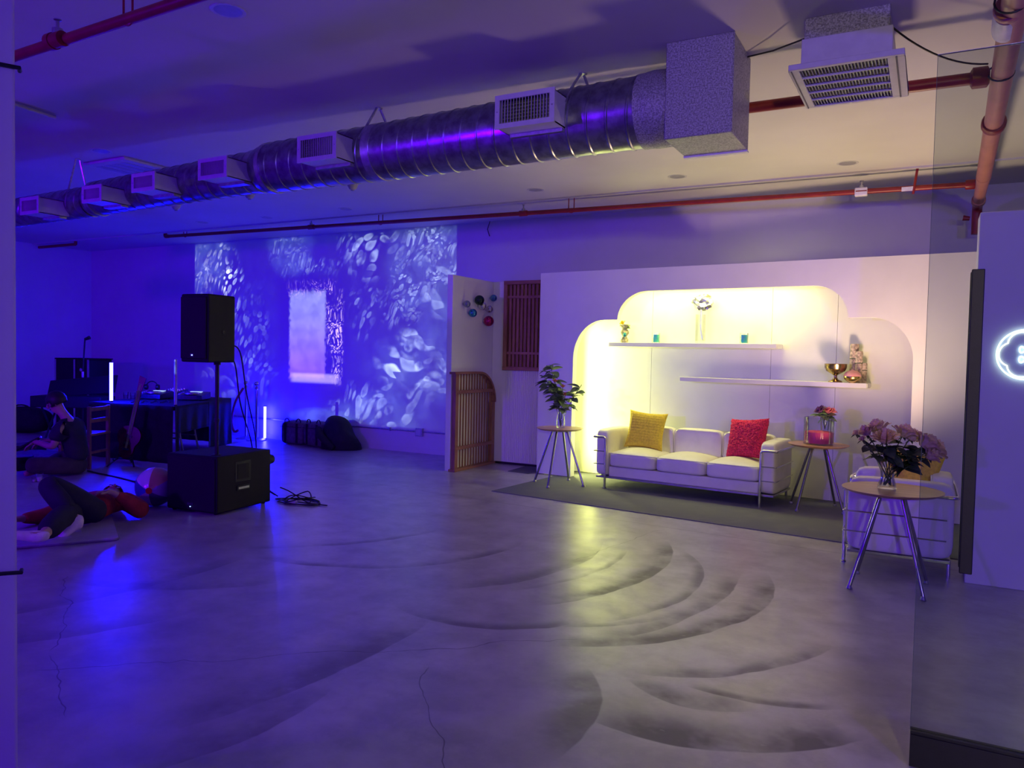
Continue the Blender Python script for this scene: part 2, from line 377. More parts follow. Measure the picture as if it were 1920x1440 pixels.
# ------------------------------------------------------------------ mesh helpers
class MB:
    def __init__(s): s.v = []; s.f = []; s.M = Matrix.Identity(4)
    def at(s, M): s.M = M; return s
    def _add(s, vs, fs):
        o = len(s.v)
        s.v += [tuple(s.M @ Vector(p)) for p in vs]
        s.f += [tuple(i+o for i in f) for f in fs]
        return s
    def box(s, x0, x1, y0, y1, z0, z1):
        vs = [(x0, y0, z0), (x1, y0, z0), (x1, y1, z0), (x0, y1, z0), (x0, y0, z1), (x1, y0, z1), (x1, y1, z1), (x0, y1, z1)]
        return s._add(vs, [(0, 3, 2, 1), (4, 5, 6, 7), (0, 1, 5, 4), (1, 2, 6, 5), (2, 3, 7, 6), (3, 0, 4, 7)])
    def prism(s, pts, h0, h1, axis='z'):
        n = len(pts)
        def P(a, b, h): return {'z': (a, b, h), 'y': (a, h, b), 'x': (h, a, b)}[axis]
        vs = [P(a, b, h0) for a, b in pts]+[P(a, b, h1) for a, b in pts]
        fs = [tuple(range(n-1, -1, -1)), tuple(range(n, 2*n))]+[(i, (i+1) % n, (i+1) % n+n, i+n) for i in range(n)]
        return s._add(vs, fs)
    def tube(s, pts, r, seg=10, closed=False, cap=True):
        pts = [Vector(p) for p in pts]; n = len(pts)
        rs = r if isinstance(r, (list, tuple)) else [r]*n
        vs, fs = [], []
        up = None
        for i, p in enumerate(pts):
            a = pts[(i-1) % n] if (closed or i > 0) else p
            b = pts[(i+1) % n] if (closed or i < n-1) else p
            d = (b-a)
            if d.length < 1e-9: d = Vector((0, 0, 1))
            d.normalize()
            if up is None:
                up = Vector((0, 0, 1)) if abs(d.z) < 0.9 else Vector((1, 0, 0))
            x = d.cross(up)
            if x.length < 1e-6: x = d.cross(Vector((0, 1, 0.1)))
            x.normalize(); y = x.cross(d).normalized(); up = y
            for k in range(seg):
                t = 2*math.pi*k/seg
                vs.append(tuple(p+(x*math.cos(t)+y*math.sin(t))*rs[i]))
        m = n if closed else n-1
        for i in range(m):
            j = (i+1) % n
            for k in range(seg):
                k2 = (k+1) % seg
                fs.append((i*seg+k, i*seg+k2, j*seg+k2, j*seg+k))
        if cap and not closed:
            fs.append(tuple(range(seg-1, -1, -1))); fs.append(tuple((n-1)*seg+k for k in range(seg)))
        return s._add(vs, fs)
    def lathe(s, prof, seg=24, axis='z', arc=2*math.pi, org=(0, 0, 0)):
        """prof: list of (radius, height)"""
        vs, fs = [], []
        full = abs(arc-2*math.pi) < 1e-6
        m = seg if full else seg+1
        for r, h in prof:
            for k in range(m):
                t = arc*k/seg
                c, q = r*math.cos(t), r*math.sin(t)
                p = {'z': (c, q, h), 'y': (c, h, q), 'x': (h, c, q)}[axis]
                vs.append((p[0]+org[0], p[1]+org[1], p[2]+org[2]))
        for i in range(len(prof)-1):
            for k in range(seg):
                k2 = (k+1) % m
                fs.append((i*m+k, i*m+k2, (i+1)*m+k2, (i+1)*m+k))
        if full:
            if prof[0][0] > 1e-6: fs.append(tuple(range(m-1, -1, -1)))
            if prof[-1][0] > 1e-6: fs.append(tuple((len(prof)-1)*m+k for k in range(m)))
        return s._add(vs, fs)
    def ball(s, c, r, seg=16, rings=10, sq=(1, 1, 1)):
        vs, fs = [], []
        for i in range(rings+1):
            a = math.pi*i/rings
            for k in range(seg):
                t = 2*math.pi*k/seg
                vs.append((c[0]+r*sq[0]*math.sin(a)*math.cos(t), c[1]+r*sq[1]*math.sin(a)*math.sin(t), c[2]+r*sq[2]*math.cos(a)))
        for i in range(rings):
            for k in range(seg):
                k2 = (k+1) % seg
                fs.append((i*seg+k, (i+1)*seg+k, (i+1)*seg+k2, i*seg+k2))
        return s._add(vs, fs)
    def build(s, name, m, parent=None, smooth=40, bevel=0.0, bseg=2, solid=0.0, sub=0, loc=None, rot=None):
        me = bpy.data.meshes.new(name)
        me.from_pydata(s.v, [], s.f)
        bm = bmesh.new(); bm.from_mesh(me)
        bmesh.ops.remove_doubles(bm, verts=bm.verts, dist=1e-6)
        bmesh.ops.dissolve_degenerate(bm, edges=bm.edges, dist=1e-7)
        ng = [f for f in bm.faces if len(f.verts) > 8]
        if ng: bmesh.ops.triangulate(bm, faces=ng, ngon_method='EAR_CLIP')
        bmesh.ops.recalc_face_normals(bm, faces=bm.faces)
        bm.to_mesh(me); bm.free()
        if smooth:
            me.polygons.foreach_set('use_smooth', [True]*len(me.polygons))
            me.set_sharp_from_angle(angle=R_(smooth))
        me.materials.append(m)
        o = bpy.data.objects.new(name, me)
        COL.objects.link(o)
        if parent is not None: o.parent = parent
        if loc is not None: o.location = loc
        if rot is not None: o.rotation_euler = rot
        if bevel > 0:
            b = o.modifiers.new('bevel', 'BEVEL'); b.width = bevel; b.segments = bseg; b.limit_method = 'ANGLE'; b.angle_limit = R_(50)
        if solid:
            b = o.modifiers.new('solid', 'SOLIDIFY'); b.thickness = solid; b.offset = 0
        if sub:
            b = o.modifiers.new('sub', 'SUBSURF'); b.levels = sub; b.render_levels = sub
        return o

def tag(o, label=None, cat=None, group=None, kind=None):
    if label: o['label'] = label
    if cat: o['category'] = cat
    if group: o['group'] = group
    if kind: o['kind'] = kind
    return o
def empty(name, loc=(0, 0, 0), rz=0.0, label=None, cat=None, group=None):
    o = bpy.data.objects.new(name, None); COL.objects.link(o)
    o.location = loc; o.rotation_euler = (0, 0, rz); o.empty_display_size = 0.05
    return tag(o, label, cat, group)
def put(name, mesh, parent, loc=(0, 0, 0), rot=(0, 0, 0), scale=(1, 1, 1)):
    o = bpy.data.objects.new(name, mesh); COL.objects.link(o)
    o.parent = parent; o.location = loc; o.rotation_euler = rot; o.scale = scale
    return o
def arc_pts(cx, cz, r, a0, a1, n=10, rz=None):
    rz = r if rz is None else rz
    return [(cx+r*math.cos(R_(a0+(a1-a0)*i/n)), cz+rz*math.sin(R_(a0+(a1-a0)*i/n))) for i in range(n+1)]
def bend(pts, r=0.04, n=5):
    """round the corners of a polyline"""
    pts = [Vector(p) for p in pts]; out = [pts[0]]
    for i in range(1, len(pts)-1):
        a, b, c = pts[i-1], pts[i], pts[i+1]
        d1 = (a-b); d2 = (c-b)
        q = min(r, d1.length*0.49, d2.length*0.49)
        p1 = b+d1.normalized()*q; p2 = b+d2.normalized()*q
        for k in range(n+1):
            t = k/n
            out.append((1-t)**2*p1+2*t*(1-t)*b+t*t*p2)
    out.append(pts[-1])
    return out

# ------------------------------------------------------------------ the room shell
def struct(name, mb, m, parent=None, label=None, **kw):
    o = mb.build(name, m, parent, **kw)
    tag(o, label, None, None, 'structure' if parent is None else None)
    return o
TH = 0.15
struct('floor', MB().box(ROOM_X0-TH, ROOM_X1+TH, ROOM_Y0-TH, ROOM_Y1+TH, -0.12, 0), M_FLOOR, label='scuffed grey concrete floor with swirl marks')
struct('ceiling', MB().box(ROOM_X0-TH, ROOM_X1+TH, ROOM_Y0-TH, ROOM_Y1+TH, ZC, ZC+0.12), M_CEIL, label='plain painted ceiling')
struct('wall_back', MB().box(ROOM_X0-TH, ROOM_X1+TH, ROOM_Y1, ROOM_Y1+TH, 0, ZC), M_WALL, label='long white back wall catching the projected picture')
struct('wall_left', MB().box(ROOM_X0-TH, ROOM_X0, ROOM_Y0, ROOM_Y1, 0, ZC), M_WALL, label='far left wall washed in blue light')
struct('wall_right', MB().box(ROOM_X1, ROOM_X1+TH, ROOM_Y0, ROOM_Y1, 0, ZC), M_WALL, label='right wall out of view')
struct('wall_front', MB().box(ROOM_X0, ROOM_X1, ROOM_Y0-TH, ROOM_Y0, 0, ZC), M_WALL, label='wall behind the viewer')
# shallow seam moulding on the ceiling in front of the back wall
a, b = WY(960, 376, 8.21), WY(1752, 315, 8.41)
struct('trim_1', MB().box(ROOM_X0, ROOM_X1, 8.26, 8.285, ZC-0.018, ZC), M_CEIL, label='thin seam strip along the ceiling')
struct('baseboard_back', MB().box(ROOM_X0, -5.4, 9.385, 9.4, 0, 0.07), M_WALL, label='low white skirting under the projection')

# near pillar at the left edge of view
PC = Vector((-2.30, 1.255, 0))
vd = PC.normalized(); vl = Vector((-vd.y, vd.x, 0))      # along / left of the sight line
if vl.x > 0: vl = -vl
c0 = PC; c1 = PC+vd*0.45; c2 = c1+vl*0.45; c3 = PC+vl*0.45
pil = empty('wall_pillar', (PC.x, PC.y, 0)); tag(pil, 'square blue-lit pillar at the left edge of view', None, None, 'structure')
MB().prism([(p.x-PC.x, p.y-PC.y) for p in (c0, c1, c2, c3)], 0, ZC).build('shaft', M_WALL, pil, bevel=0.008)
for i, (zz, sl) in enumerate(((2.28, 0.0), (0.84, 0.015))):
    e_ = c0-vl*0.012-vd*0.006
    ring_ = [tuple(e_+vd*0.03+Vector((0, 0, zz))), tuple(e_+Vector((0, 0, zz))), tuple(c0-vd*0.008+vl*0.03+Vector((0, 0, zz+sl*0.2))), tuple(c3-vd*0.008+Vector((0, 0, zz+sl)))]
    o = MB().tube(ring_, 0.006, 6).build('cable_strap', M_BLACK)
    tag(o, ('thin black cable wrapped high around the near pillar', 'thin black cable wrapped low around the near pillar')[i], 'cable')

# the set: arch panel, niche back wall, fluted return, wing wall, sign wall
SROT = -SA
def set_matrix(): return Matrix.Translation(SP) @ Matrix.Rotation(-SA, 4, 'Z')
SM = set_matrix()
PZ0, PTOP = 0.012, 2.525
out = [(0.0, PZ0), (0.0, PTOP), (5.3, PTOP), (5.3, PZ0), (4.205, PZ0)]
edge = [(4.205, PZ0)]
edge += [(4.20, 1.50)] + arc_pts(3.82, 1.52, 0.38, 0, 90, 12, 0.415) + [(3.61, 1.935)]
edge += arc_pts(3.27, 1.93, 0.34, 0, 90, 12, 0.333) + arc_pts(1.45, 1.93, 0.375, 90, 180, 12, 0.333)
edge += [(1.075, 1.935)] + arc_pts(0.905, 1.47, 0.415, 90, 180, 12, 0.465) + [(0.488, PZ0)]
o = struct('wall_arch', MB().at(SM).prism(out+edge[1:], 0.0, 0.095, 'y'), M_SET, label='white set wall with a stepped rounded arch opening', smooth=25)
nb = empty('wall_niche', (0, 0, 0)); tag(nb, 'white back wall of the lit niche behind the sofa', None, None, 'structure')
for (ua, ub) in ((-0.02, 1.318), (1.321, 2.74), (2.743, 3.42), (3.423, 5.3)):
    MB().at(SM).box(ua, ub, 0.46, 0.50, PZ0, 2.46).build('panel', M_SET, nb, bevel=0.0015)
for ua, ub in ((-0.02, 2.2), (3.45, 5.3)):
    MB().at(SM).box(ua, ub, 0.096, 0.46, 2.462, 2.475).build('light_baffle_top', M_SET, nb)  # unseen baffle added to limit niche light leaking up through the gap
MB().at(SM).box(0.0, 0.03, 0.096, 0.459, PZ0, 2.46).build('light_baffle_side', M_SET, nb)  # unseen baffle added to keep niche light off the reeded wall
# LED strip channels carrying the niche lights
for nm, bx, lb in (('led_channel', (0.372, 0.385, 0.12, 0.2, 0.1, 1.9), 'aluminium channel of the niche side light strip'), ('led_channel', (1.1, 3.0, 0.09, 0.17, 2.375, 2.39), 'aluminium channel of the niche top light strip')):
    tag(MB().at(SM).box(*bx).build(nm, M_STEEL), lb, 'light strip')

# fluted return wall between wing and arch, with rounded reeds
fw = empty('wall_fluted', (0, 0, 0)); tag(fw, 'white return wall with fine vertical reeds', None, None, 'structure')
MB().box(-5.30, -4.30, 9.175, 9.22, 0.03, 2.49).build('backing', M_SET, fw)
reed = MB().lathe([(0.0, 0.0), (0.0135, 0.0), (0.0135, 1.24), (0.0, 1.24)], 10).build('reed', M_SET, fw, loc=(-5.06, 9.175, 0.045))
x = -5.03
while x < -4.31:
    put('reed', reed.data, fw, (x, 9.175, 0.045)); x += 0.030
struct('baseboard_return', MB().box(-5.30, -4.30, 9.16, 9.175, 0.0, 0.03), M_BLACK, label='thin dark foot strip under the reeded wall')
# wing wall standing out into the room
struct('wall_wing', MB().box(-5.385, -5.305, 8.16, 9.39, 0, 2.49), M_SET, bevel=0.004, label='narrow white wing wall standing out from the back wall')
# wall with the neon sign at the right
struct('wall_sign', MB().box(0.262, ROOM_X1, 6.07, 6.34, 0, 2.52), M_SET, bevel=0.006, label='white partition wall carrying the neon sign')

# carpets
cp = [S(0.29, 0.455), S(0.30, -1.40), S(4.80, -1.46), S(4.78, 0.455)]
tag(MB().prism([(p.x, p.y) for p in cp], 0.0, 0.008).build('carpet', M_CARPET), 'long dark grey carpet under the white sofa', 'carpet')
cp = [(-4.705, 8.60), (-4.726, 9.15), (-4.24, 9.10), (-4.36, 8.665), (-4.40, 8.57)]
tag(MB().prism(cp, 0.0, 0.006).build('carpet_offcut', M_CARPET), 'small dark carpet offcut in the corner by the reeded wall', 'carpet')

# ------------------------------------------------------------------ shelves in the niche
def shelf(u0_, u1_, z0, z1, label):
    t = empty('floating_shelf', S((u0_+u1_)/2, 0.34, z0), SROT, label, 'shelf')
    w = (u1_-u0_)/2
    MB().box(-w, w, -0.12, 0.118, 0, z1-z0).build('board', M_SET, t, bevel=0.003)
    MB().box(w, w+0.006, -0.10, 0.118, 0.006, z1-z0-0.006).build('end_cap', M_SET, t)
shelf(0.857, 2.86, 1.622, 1.672, 'upper white floating shelf high in the niche')
shelf(1.779, 3.765, 1.232, 1.282, 'lower white floating shelf offset to the right')

# ------------------------------------------------------------------ sofa and armchair (tube frame, cushions)
def cushion(x0, x1, y0, y1, z0, z1, crown=0.03, n=14, side=0.012, e=5.0):
    """soft box: superellipse-rounded with a crowned top"""
    mb = MB(); vs, fs = [], []
    nx = n; nz = n; 
    cx, cy, cz = (x0+x1)/2, (y0+y1)/2, (z0+z1)/2
    hx, hy, hz = (x1-x0)/2, (y1-y0)/2, (z1-z0)/2
    # cube sphere mapped to a superellipsoid box
    def P(a, b, c):
        l = (abs(a)**e+abs(b)**e+abs(c)**e)**(1.0/e)
        a, b, c = a/l, b/l, c/l
        zz = c*hz
        if c > 0: zz += crown*c*max(0, (1-a*a))*max(0, (1-b*b))
        return (cx+a*hx, cy+b*hy, cz+zz)
    for ax in range(3):
        for sg in (-1, 1):
            o = len(vs)
            for i in range(n+1):
                for j in range(n+1):
                    a = -1+2*i/n; b = -1+2*j/n
                    p = [0, 0, 0]; p[ax] = sg; p[(ax+1) % 3] = a; p[(ax+2) % 3] = b
                    vs.append(P(*p))
            for i in range(n):
                for j in range(n):
                    q = (o+i*(n+1)+j, o+(i+1)*(n+1)+j, o+(i+1)*(n+1)+j+1, o+i*(n+1)+j+1)
                    fs.append(q if sg > 0 else q[::-1])
    return mb._add(vs, fs)
def piping(x0, x1, y0, y1, z, r=0.005, rad=0.03):
    pts = bend([(x0, (y0+y1)/2, z), (x0, y0, z), (x1, y0, z), (x1, y1, z), (x0, y1, z), (x0, (y0+y1)/2+0.001, z)], rad)
    return MB().tube(pts, r, 6)
def club_seat(name, loc, rz, n, seat_w, label, cat):
    t = empty(name, loc, rz, label, cat)
    iw = n*seat_w/2; aw = 0.16; D0, D1 = -0.35, 0.35
    ow = iw+aw
    zb = 0.13
    # base rail frame
    MB().box(-ow+0.01, ow-0.01, D0+0.02, D1-0.02, zb-0.022, zb).build('base_frame', M_STEEL, t, bevel=0.003)
    MB().box(-iw+0.004, iw-0.004, D0+0.03, D1-0.16, zb, 0.245).build('seat_base', M_LEATHER, t, bevel=0.012)
    for sg in (-1, 1):
        xa, xb = sorted((sg*iw, sg*ow))
        cushion(xa, xb, D0+0.012, D1-0.008, zb+0.002, 0.66, 0.004, 12, e=9.0).build('arm_cushion', M_LEATHER, t, smooth=60)
    for k in range(n):
        xa = -iw+k*seat_w; xb = xa+seat_w
        c = cushion(xa+0.003, xb-0.003, D0+0.0, D1-0.145, 0.245, 0.405, 0.055, 16, e=8.0).build('seat_cushion', M_LEATHER, t, smooth=60)
        piping(xa+0.008, xb-0.008, D0+0.006, D1-0.15, 0.398).build('piping', M_LEATHER, c)
        c = cushion(xa+0.003, xb-0.003, D1-0.16, D1-0.012, 0.30, 0.685, 0.01, 14, e=8.0).build('back_cushion', M_LEATHER, t, smooth=60)
        c.rotation_euler = (0, 0, 0)
        pts = bend([(xa+0.01, D1-0.155, 0.42), (xa+0.01, D1-0.155, 0.675), (xb-0.01, D1-0.155, 0.675), (xb-0.01, D1-0.155, 0.42)], 0.04)
        MB().tube(pts, 0.005, 6).build('piping', M_LEATHER, c)
    # chrome tubes: legs, top rail and two lower rails
    lx = iw+0.022
    for sg in (-1, 1):
        x = sg*lx
        MB().tube(bend([(x, D0-0.012, 0.0), (x, D0-0.012, 0.575), (sg*(ow+0.018), D0-0.012, 0.575), (sg*(ow+0.018), D1-0.05, 0.575)], 0.035), 0.0135, 10).build('leg_frame', M_CHROME, t)
        MB().lathe([(0.0, 0.0), (0.019, 0.0), (0.019, 0.008), (0.012, 0.012), (0, 0.012)], 12, org=(x, D0-0.012, 0.0)).build('glide', M_STEEL, t)
        MB().tube([(sg*(ow-0.05), D1-0.03, 0.0), (sg*(ow-0.05), D1-0.03, zb)], 0.0135, 10).build('rear_leg', M_CHROME, t)
        for z in (0.415, 0.27):
            MB().tube(bend([(x, D0-0.010, z), (sg*(ow+0.014), D0-0.010, z), (sg*(ow+0.014), D1-0.05, z)], 0.02), 0.0065, 8).build('side_rail', M_CHROME, t)
    MB().tube(bend([(-ow-0.018, D1-0.06, 0.575), (-ow-0.018, D1+0.012, 0.575), (ow+0.018, D1+0.012, 0.575), (ow+0.018, D1-0.06, 0.575)], 0.05), 0.0135, 10).build('back_rail', M_CHROME, t)
    return t
club_seat('sofa', S(2.043, -0.05, 0.008), SROT, 3, 0.567, 'white leather three-seat sofa in a chrome tube frame', 'sofa')
club_seat('armchair', (-0.155, 6.46, 0.0), R_(-90), 1, 0.44, 'white leather chrome-framed armchair seen from its side', 'armchair')

def pillow(name, m, loc, rot, size, thick, label, fluff=0.0, waffle=0.0, n=44):
    mb = MB(); vs, fs = [], []
    rnd = random.Random(5)
    for sg in (-1, 1):
        for i in range(n+1):
            for j in range(n+1):
                a = -1+2*i/n; b = -1+2*j/n
                pinch = 1-0.10*(1-a*a)*(abs(b)**3)-0.0
                pinch2 = 1-0.10*(1-b*b)*(abs(a)**3)
                h = ((1-a**4)*(1-b**4))**0.55*thick/2
                h += waffle*abs(math.sin(a*22))*abs(math.sin(b*22))*(1 if h > 0.004 else 0)
                if fluff and 0 < i < n and 0 < j < n: h += rnd.uniform(0, fluff)
                k = 1+(rnd.uniform(-fluff, fluff)*0.8 if fluff else 0)
                vs.append((a*size/2*pinch2*k, sg*h, b*size/2*pinch*k))
    N = (n+1)*(n+1)
    for s_ in (0, 1):
        for i in range(n):
            for j in range(n):
                q = (s_*N+i*(n+1)+j, s_*N+(i+1)*(n+1)+j, s_*N+(i+1)*(n+1)+j+1, s_*N+i*(n+1)+j+1)
                fs.append(q if s_ == 0 else q[::-1])
    # sew the rim
    rim = [(i, 0) for i in range(n)]+[(n, j) for j in range(n)]+[(n-i, n) for i in range(n)]+[(0, n-j) for j in range(n)]
    ids = [i*(n+1)+j for i, j in rim]
    for q in range(len(ids)):
        a_, b_ = ids[q], ids[(q+1) % len(ids)]
        fs.append((a_, b_, b_+N, a_+N))
    mb._add(vs, fs)
    o = mb.build(name, m, None, smooth=70 if not fluff else 30, loc=loc, rot=rot)
    return tag(o, label, 'pillow')
M_YEL = mat('yellow_waffle_cloth', (0.72, 0.53, 0.045), 0.8, var=0.12, scale=50, bump=0.3, bscale=180)
M_PINK = mat('pink_shag', (0.66, 0.016, 0.085), 0.9, var=0.35, scale=70, bump=0.5, bscale=90)
p = S(1.475, 0.005, 0.655); pillow('throw_pillow', M_YEL, p, (R_(-17), R_(4), SROT+R_(10)), 0.45, 0.13, 'mustard yellow waffle-weave pillow on the sofa, left end', waffle=0.006)
p = S(2.655, -0.02, 0.655); pillow('throw_pillow', M_PINK, p, (R_(-20), R_(-5), SROT+R_(-14)), 0.45, 0.15, 'hot pink shaggy square pillow on the sofa, right end', fluff=0.014)
pillow('throw_pillow', M_YEL, (-0.10, 6.50, 0.645), (R_(-22), R_(6), R_(-22)), 0.40, 0.13, 'yellow ribbed pillow leaning on the armchair', waffle=0.006)

# ------------------------------------------------------------------ round side tables
M_LEG = mat('table_leg_metal', (0.36, 0.36, 0.38), 0.22, 1.0, var=0.05)
def side_table(loc, rz, dia, label, legs=(45, 135, 225, 315)):
    t = empty('side_table', loc, rz, label, 'side table', 'round side tables')
    H = 0.655; r = dia/2
    MB().lathe([(0, H-0.022), (r-0.035, H-0.022), (r-0.004, H-0.006), (r, H-0.003), (r, H), (0, H)], 48).build('top', M_LAM, t, smooth=30)
    for a in legs:
        c, s = math.cos(R_(a)), math.sin(R_(a))
        foot, top = 0.305, 0.105
        pts = bend([(c*0.03, s*0.03, H-0.032), (c*(top-0.015), s*(top-0.015), H-0.032), (c*foot, s*foot, 0.018)], 0.045, 7)
        l = MB().tube(pts, 0.0125, 10).build('leg', M_LEG, t)
        MB().lathe([(0, 0), (0.017, 0), (0.02, 0.006), (0.016, 0.016), (0.012, 0.026), (0, 0.026)], 12, org=(c*foot, s*foot, 0.0)).build('glide', M_STEEL, l)
    MB().lathe([(0, H-0.044), (0.07, H-0.044), (0.07, H-0.022), (0, H-0.022)], 20).build('hub_plate', M_STEEL, t)
    return t
T1 = Vector((-3.735, 8.063, 0.008)); T2 = Vector((-0.955, 8.25, 0.008)); T3 = Vector((-0.19, 5.695, 0.0))
side_table(T1, R_(-3), 0.54, 'round wood side table beside the left end of the sofa', (5, 95, 185, 275))
side_table(T2, R_(16), 0.58, 'round wood side table between sofa and armchair')
side_table(T3, R_(-2), 0.62, 'round wood side table in front of the armchair')

# ------------------------------------------------------------------ wooden slat screen and slat window
def slat_screen():
    # lies in a plane along Y against the wing wall; local x = along the screen, z = up
    t = empty('slat_screen', (-5.262, 8.16, 0.0), R_(90), 'freestanding cedar slat screen with one rounded top corner', 'screen')
    L, Hh, R = 1.0, 1.265, 0.42
    d0, d1 = -0.03, 0.03
    MB().box(-0.03, L+0.02, -0.05, 0.05, 0.0, 0.03).build('bottom_rail', M_CEDARH, t, bevel=0.004)
    MB().box(0.0, 0.06, d0, d1, 0.03, Hh).build('post', M_CEDAR, t, bevel=0.004)
    MB().box(L-0.075, L, d0, d1, 0.03, Hh-R).build('post', M_CEDAR, t, bevel=0.004)
    # curved top rail
    o_ = [(-0.04, Hh)]+arc_pts(L-R, Hh-R, R, 90, 0, 14)
    i_ = [(-0.04, Hh-0.028)]+arc_pts(L-R, Hh-R, R-0.028, 90, 0, 14)
    MB().prism(o_+i_[::-1], -0.045, 0.045, 'y').build('top_rail', M_CEDARH, t, smooth=30)
    n = 13
    for k in range(n):
        x = 0.095+k*(L-0.19)/(n-1)
        top = Hh-0.028
        if x > L-R: top = Hh-R+math.sqrt(max(0, (R-0.028)**2-(x-(L-R))**2))
        MB().box(x-0.011, x+0.011, -0.006, 0.006, 0.03, top).build('slat', M_CEDAR, t)
    for z in (0.27, 0.985):
        MB().box(0.03, L-0.02, -0.034, -0.012, z, z+0.045).build('cross_rail', M_CEDARH, t, bevel=0.003)
slat_screen()
def slat_window():
    t = empty('slat_shutter', (-5.08, 9.10, 1.287), 0, 'tall cedar slat shutter hung on the reeded return wall', 'shutter')
    Wd, H = 0.74, 1.2
    for (x0, x1, z0, z1) in ((0, 0.055, 0, H), (Wd-0.055, Wd, 0, H)):
        MB().box(x0, x1, -0.03, 0.055, z0, z1).build('stile', M_CEDAR, t, bevel=0.003)
    for (z0, z1) in ((0, 0.05), (H-0.05, H)):
        MB().box(0.0, Wd, -0.034, 0.052, z0, z1).build('frame_rail', M_CEDARH, t, bevel=0.003)
    for k in range(11):
        x = 0.085+k*(Wd-0.17)/10
        MB().box(x-0.018, x+0.018, 0.012, 0.03, 0.05, H-0.05).build('slat', M_CEDAR, t)
    for z in (0.215, 0.965):
        MB().box(0.055, Wd-0.055, -0.014, 0.012, z, z+0.034).build('cross_rail', M_CEDARH, t)
    MB().box(0.02, Wd-0.02, 0.055, 0.07, 0.02, H-0.02).build('backing', M_CEDARH, t)
slat_window()

# glass ball ornaments pinned to the wing wall
ORN = [(8.408, 2.136, 0.046, (0.32, 0.38, 0.46), 'grey-blue mirrored ball, leftmost of the balls on the wing wall'),
       (8.682, 2.204, 0.066, (0.03, 0.06, 0.06), 'large dark green mirrored ball on the wing wall'),
       (9.086, 2.262, 0.048, (0.10, 0.28, 0.52), 'blue mirrored ball, topmost and nearest the corner of the wing wall'),
       (8.780, 2.133, 0.056, (0.62, 0.64, 0.70), 'bright silver ball under the dark green one on the wing wall'),
       (8.977, 2.103, 0.050, (0.50, 0.48, 0.55), 'dull silver ball just above the magenta one on the wing wall'),
       (8.542, 2.028, 0.055, (0.04, 0.25, 0.45), 'deep blue mirrored ball, lowest at left on the wing wall'),
       (8.927, 1.942, 0.070, (0.42, 0.02, 0.14), 'large magenta ball, lowest on the wing wall')]
for i, (y, z, r, c, lb) in enumerate(ORN):
    t = empty('ornament_ball', (-5.305, y, z), 0, lb, 'ornament', 'balls pinned to the wing wall')
    MB().ball((r+0.012, 0, 0), r, 20, 14).build('ball', mat('ornament_%d' % i, c, 0.12, 0.85, var=0.1), t)
    MB().lathe([(0, 0.0), (r*0.35, 0.0), (r*0.35, 0.016), (0, 0.018)], 12, 'x').build('cap', M_STEEL, t)

# conduit with junction box on the back wall
t = empty('wall_conduit', (0, 9.4, 0), 0, 'thin metal conduit with junction box low on the back wall', 'conduit')
MB().tube([(-11.2, -0.016, 0.336), (-5.40, -0.016, 0.318)], 0.012, 8).build('pipe', M_GALV2, t)
MB().box(-6.70, -6.58, -0.055, -0.0, 0.255, 0.375).build('junction_box', M_GALV2, t, bevel=0.004)
MB().box(-6.685, -6.595, -0.058, -0.054, 0.27, 0.36).build('cover_plate', M_VENT, t)
for x in (-10.3, -9.2, -8.1, -7.2, -5.9):
    MB().box(x-0.012, x+0.012, -0.034, 0, 0.30, 0.352).build('clip', M_GALV2, t)

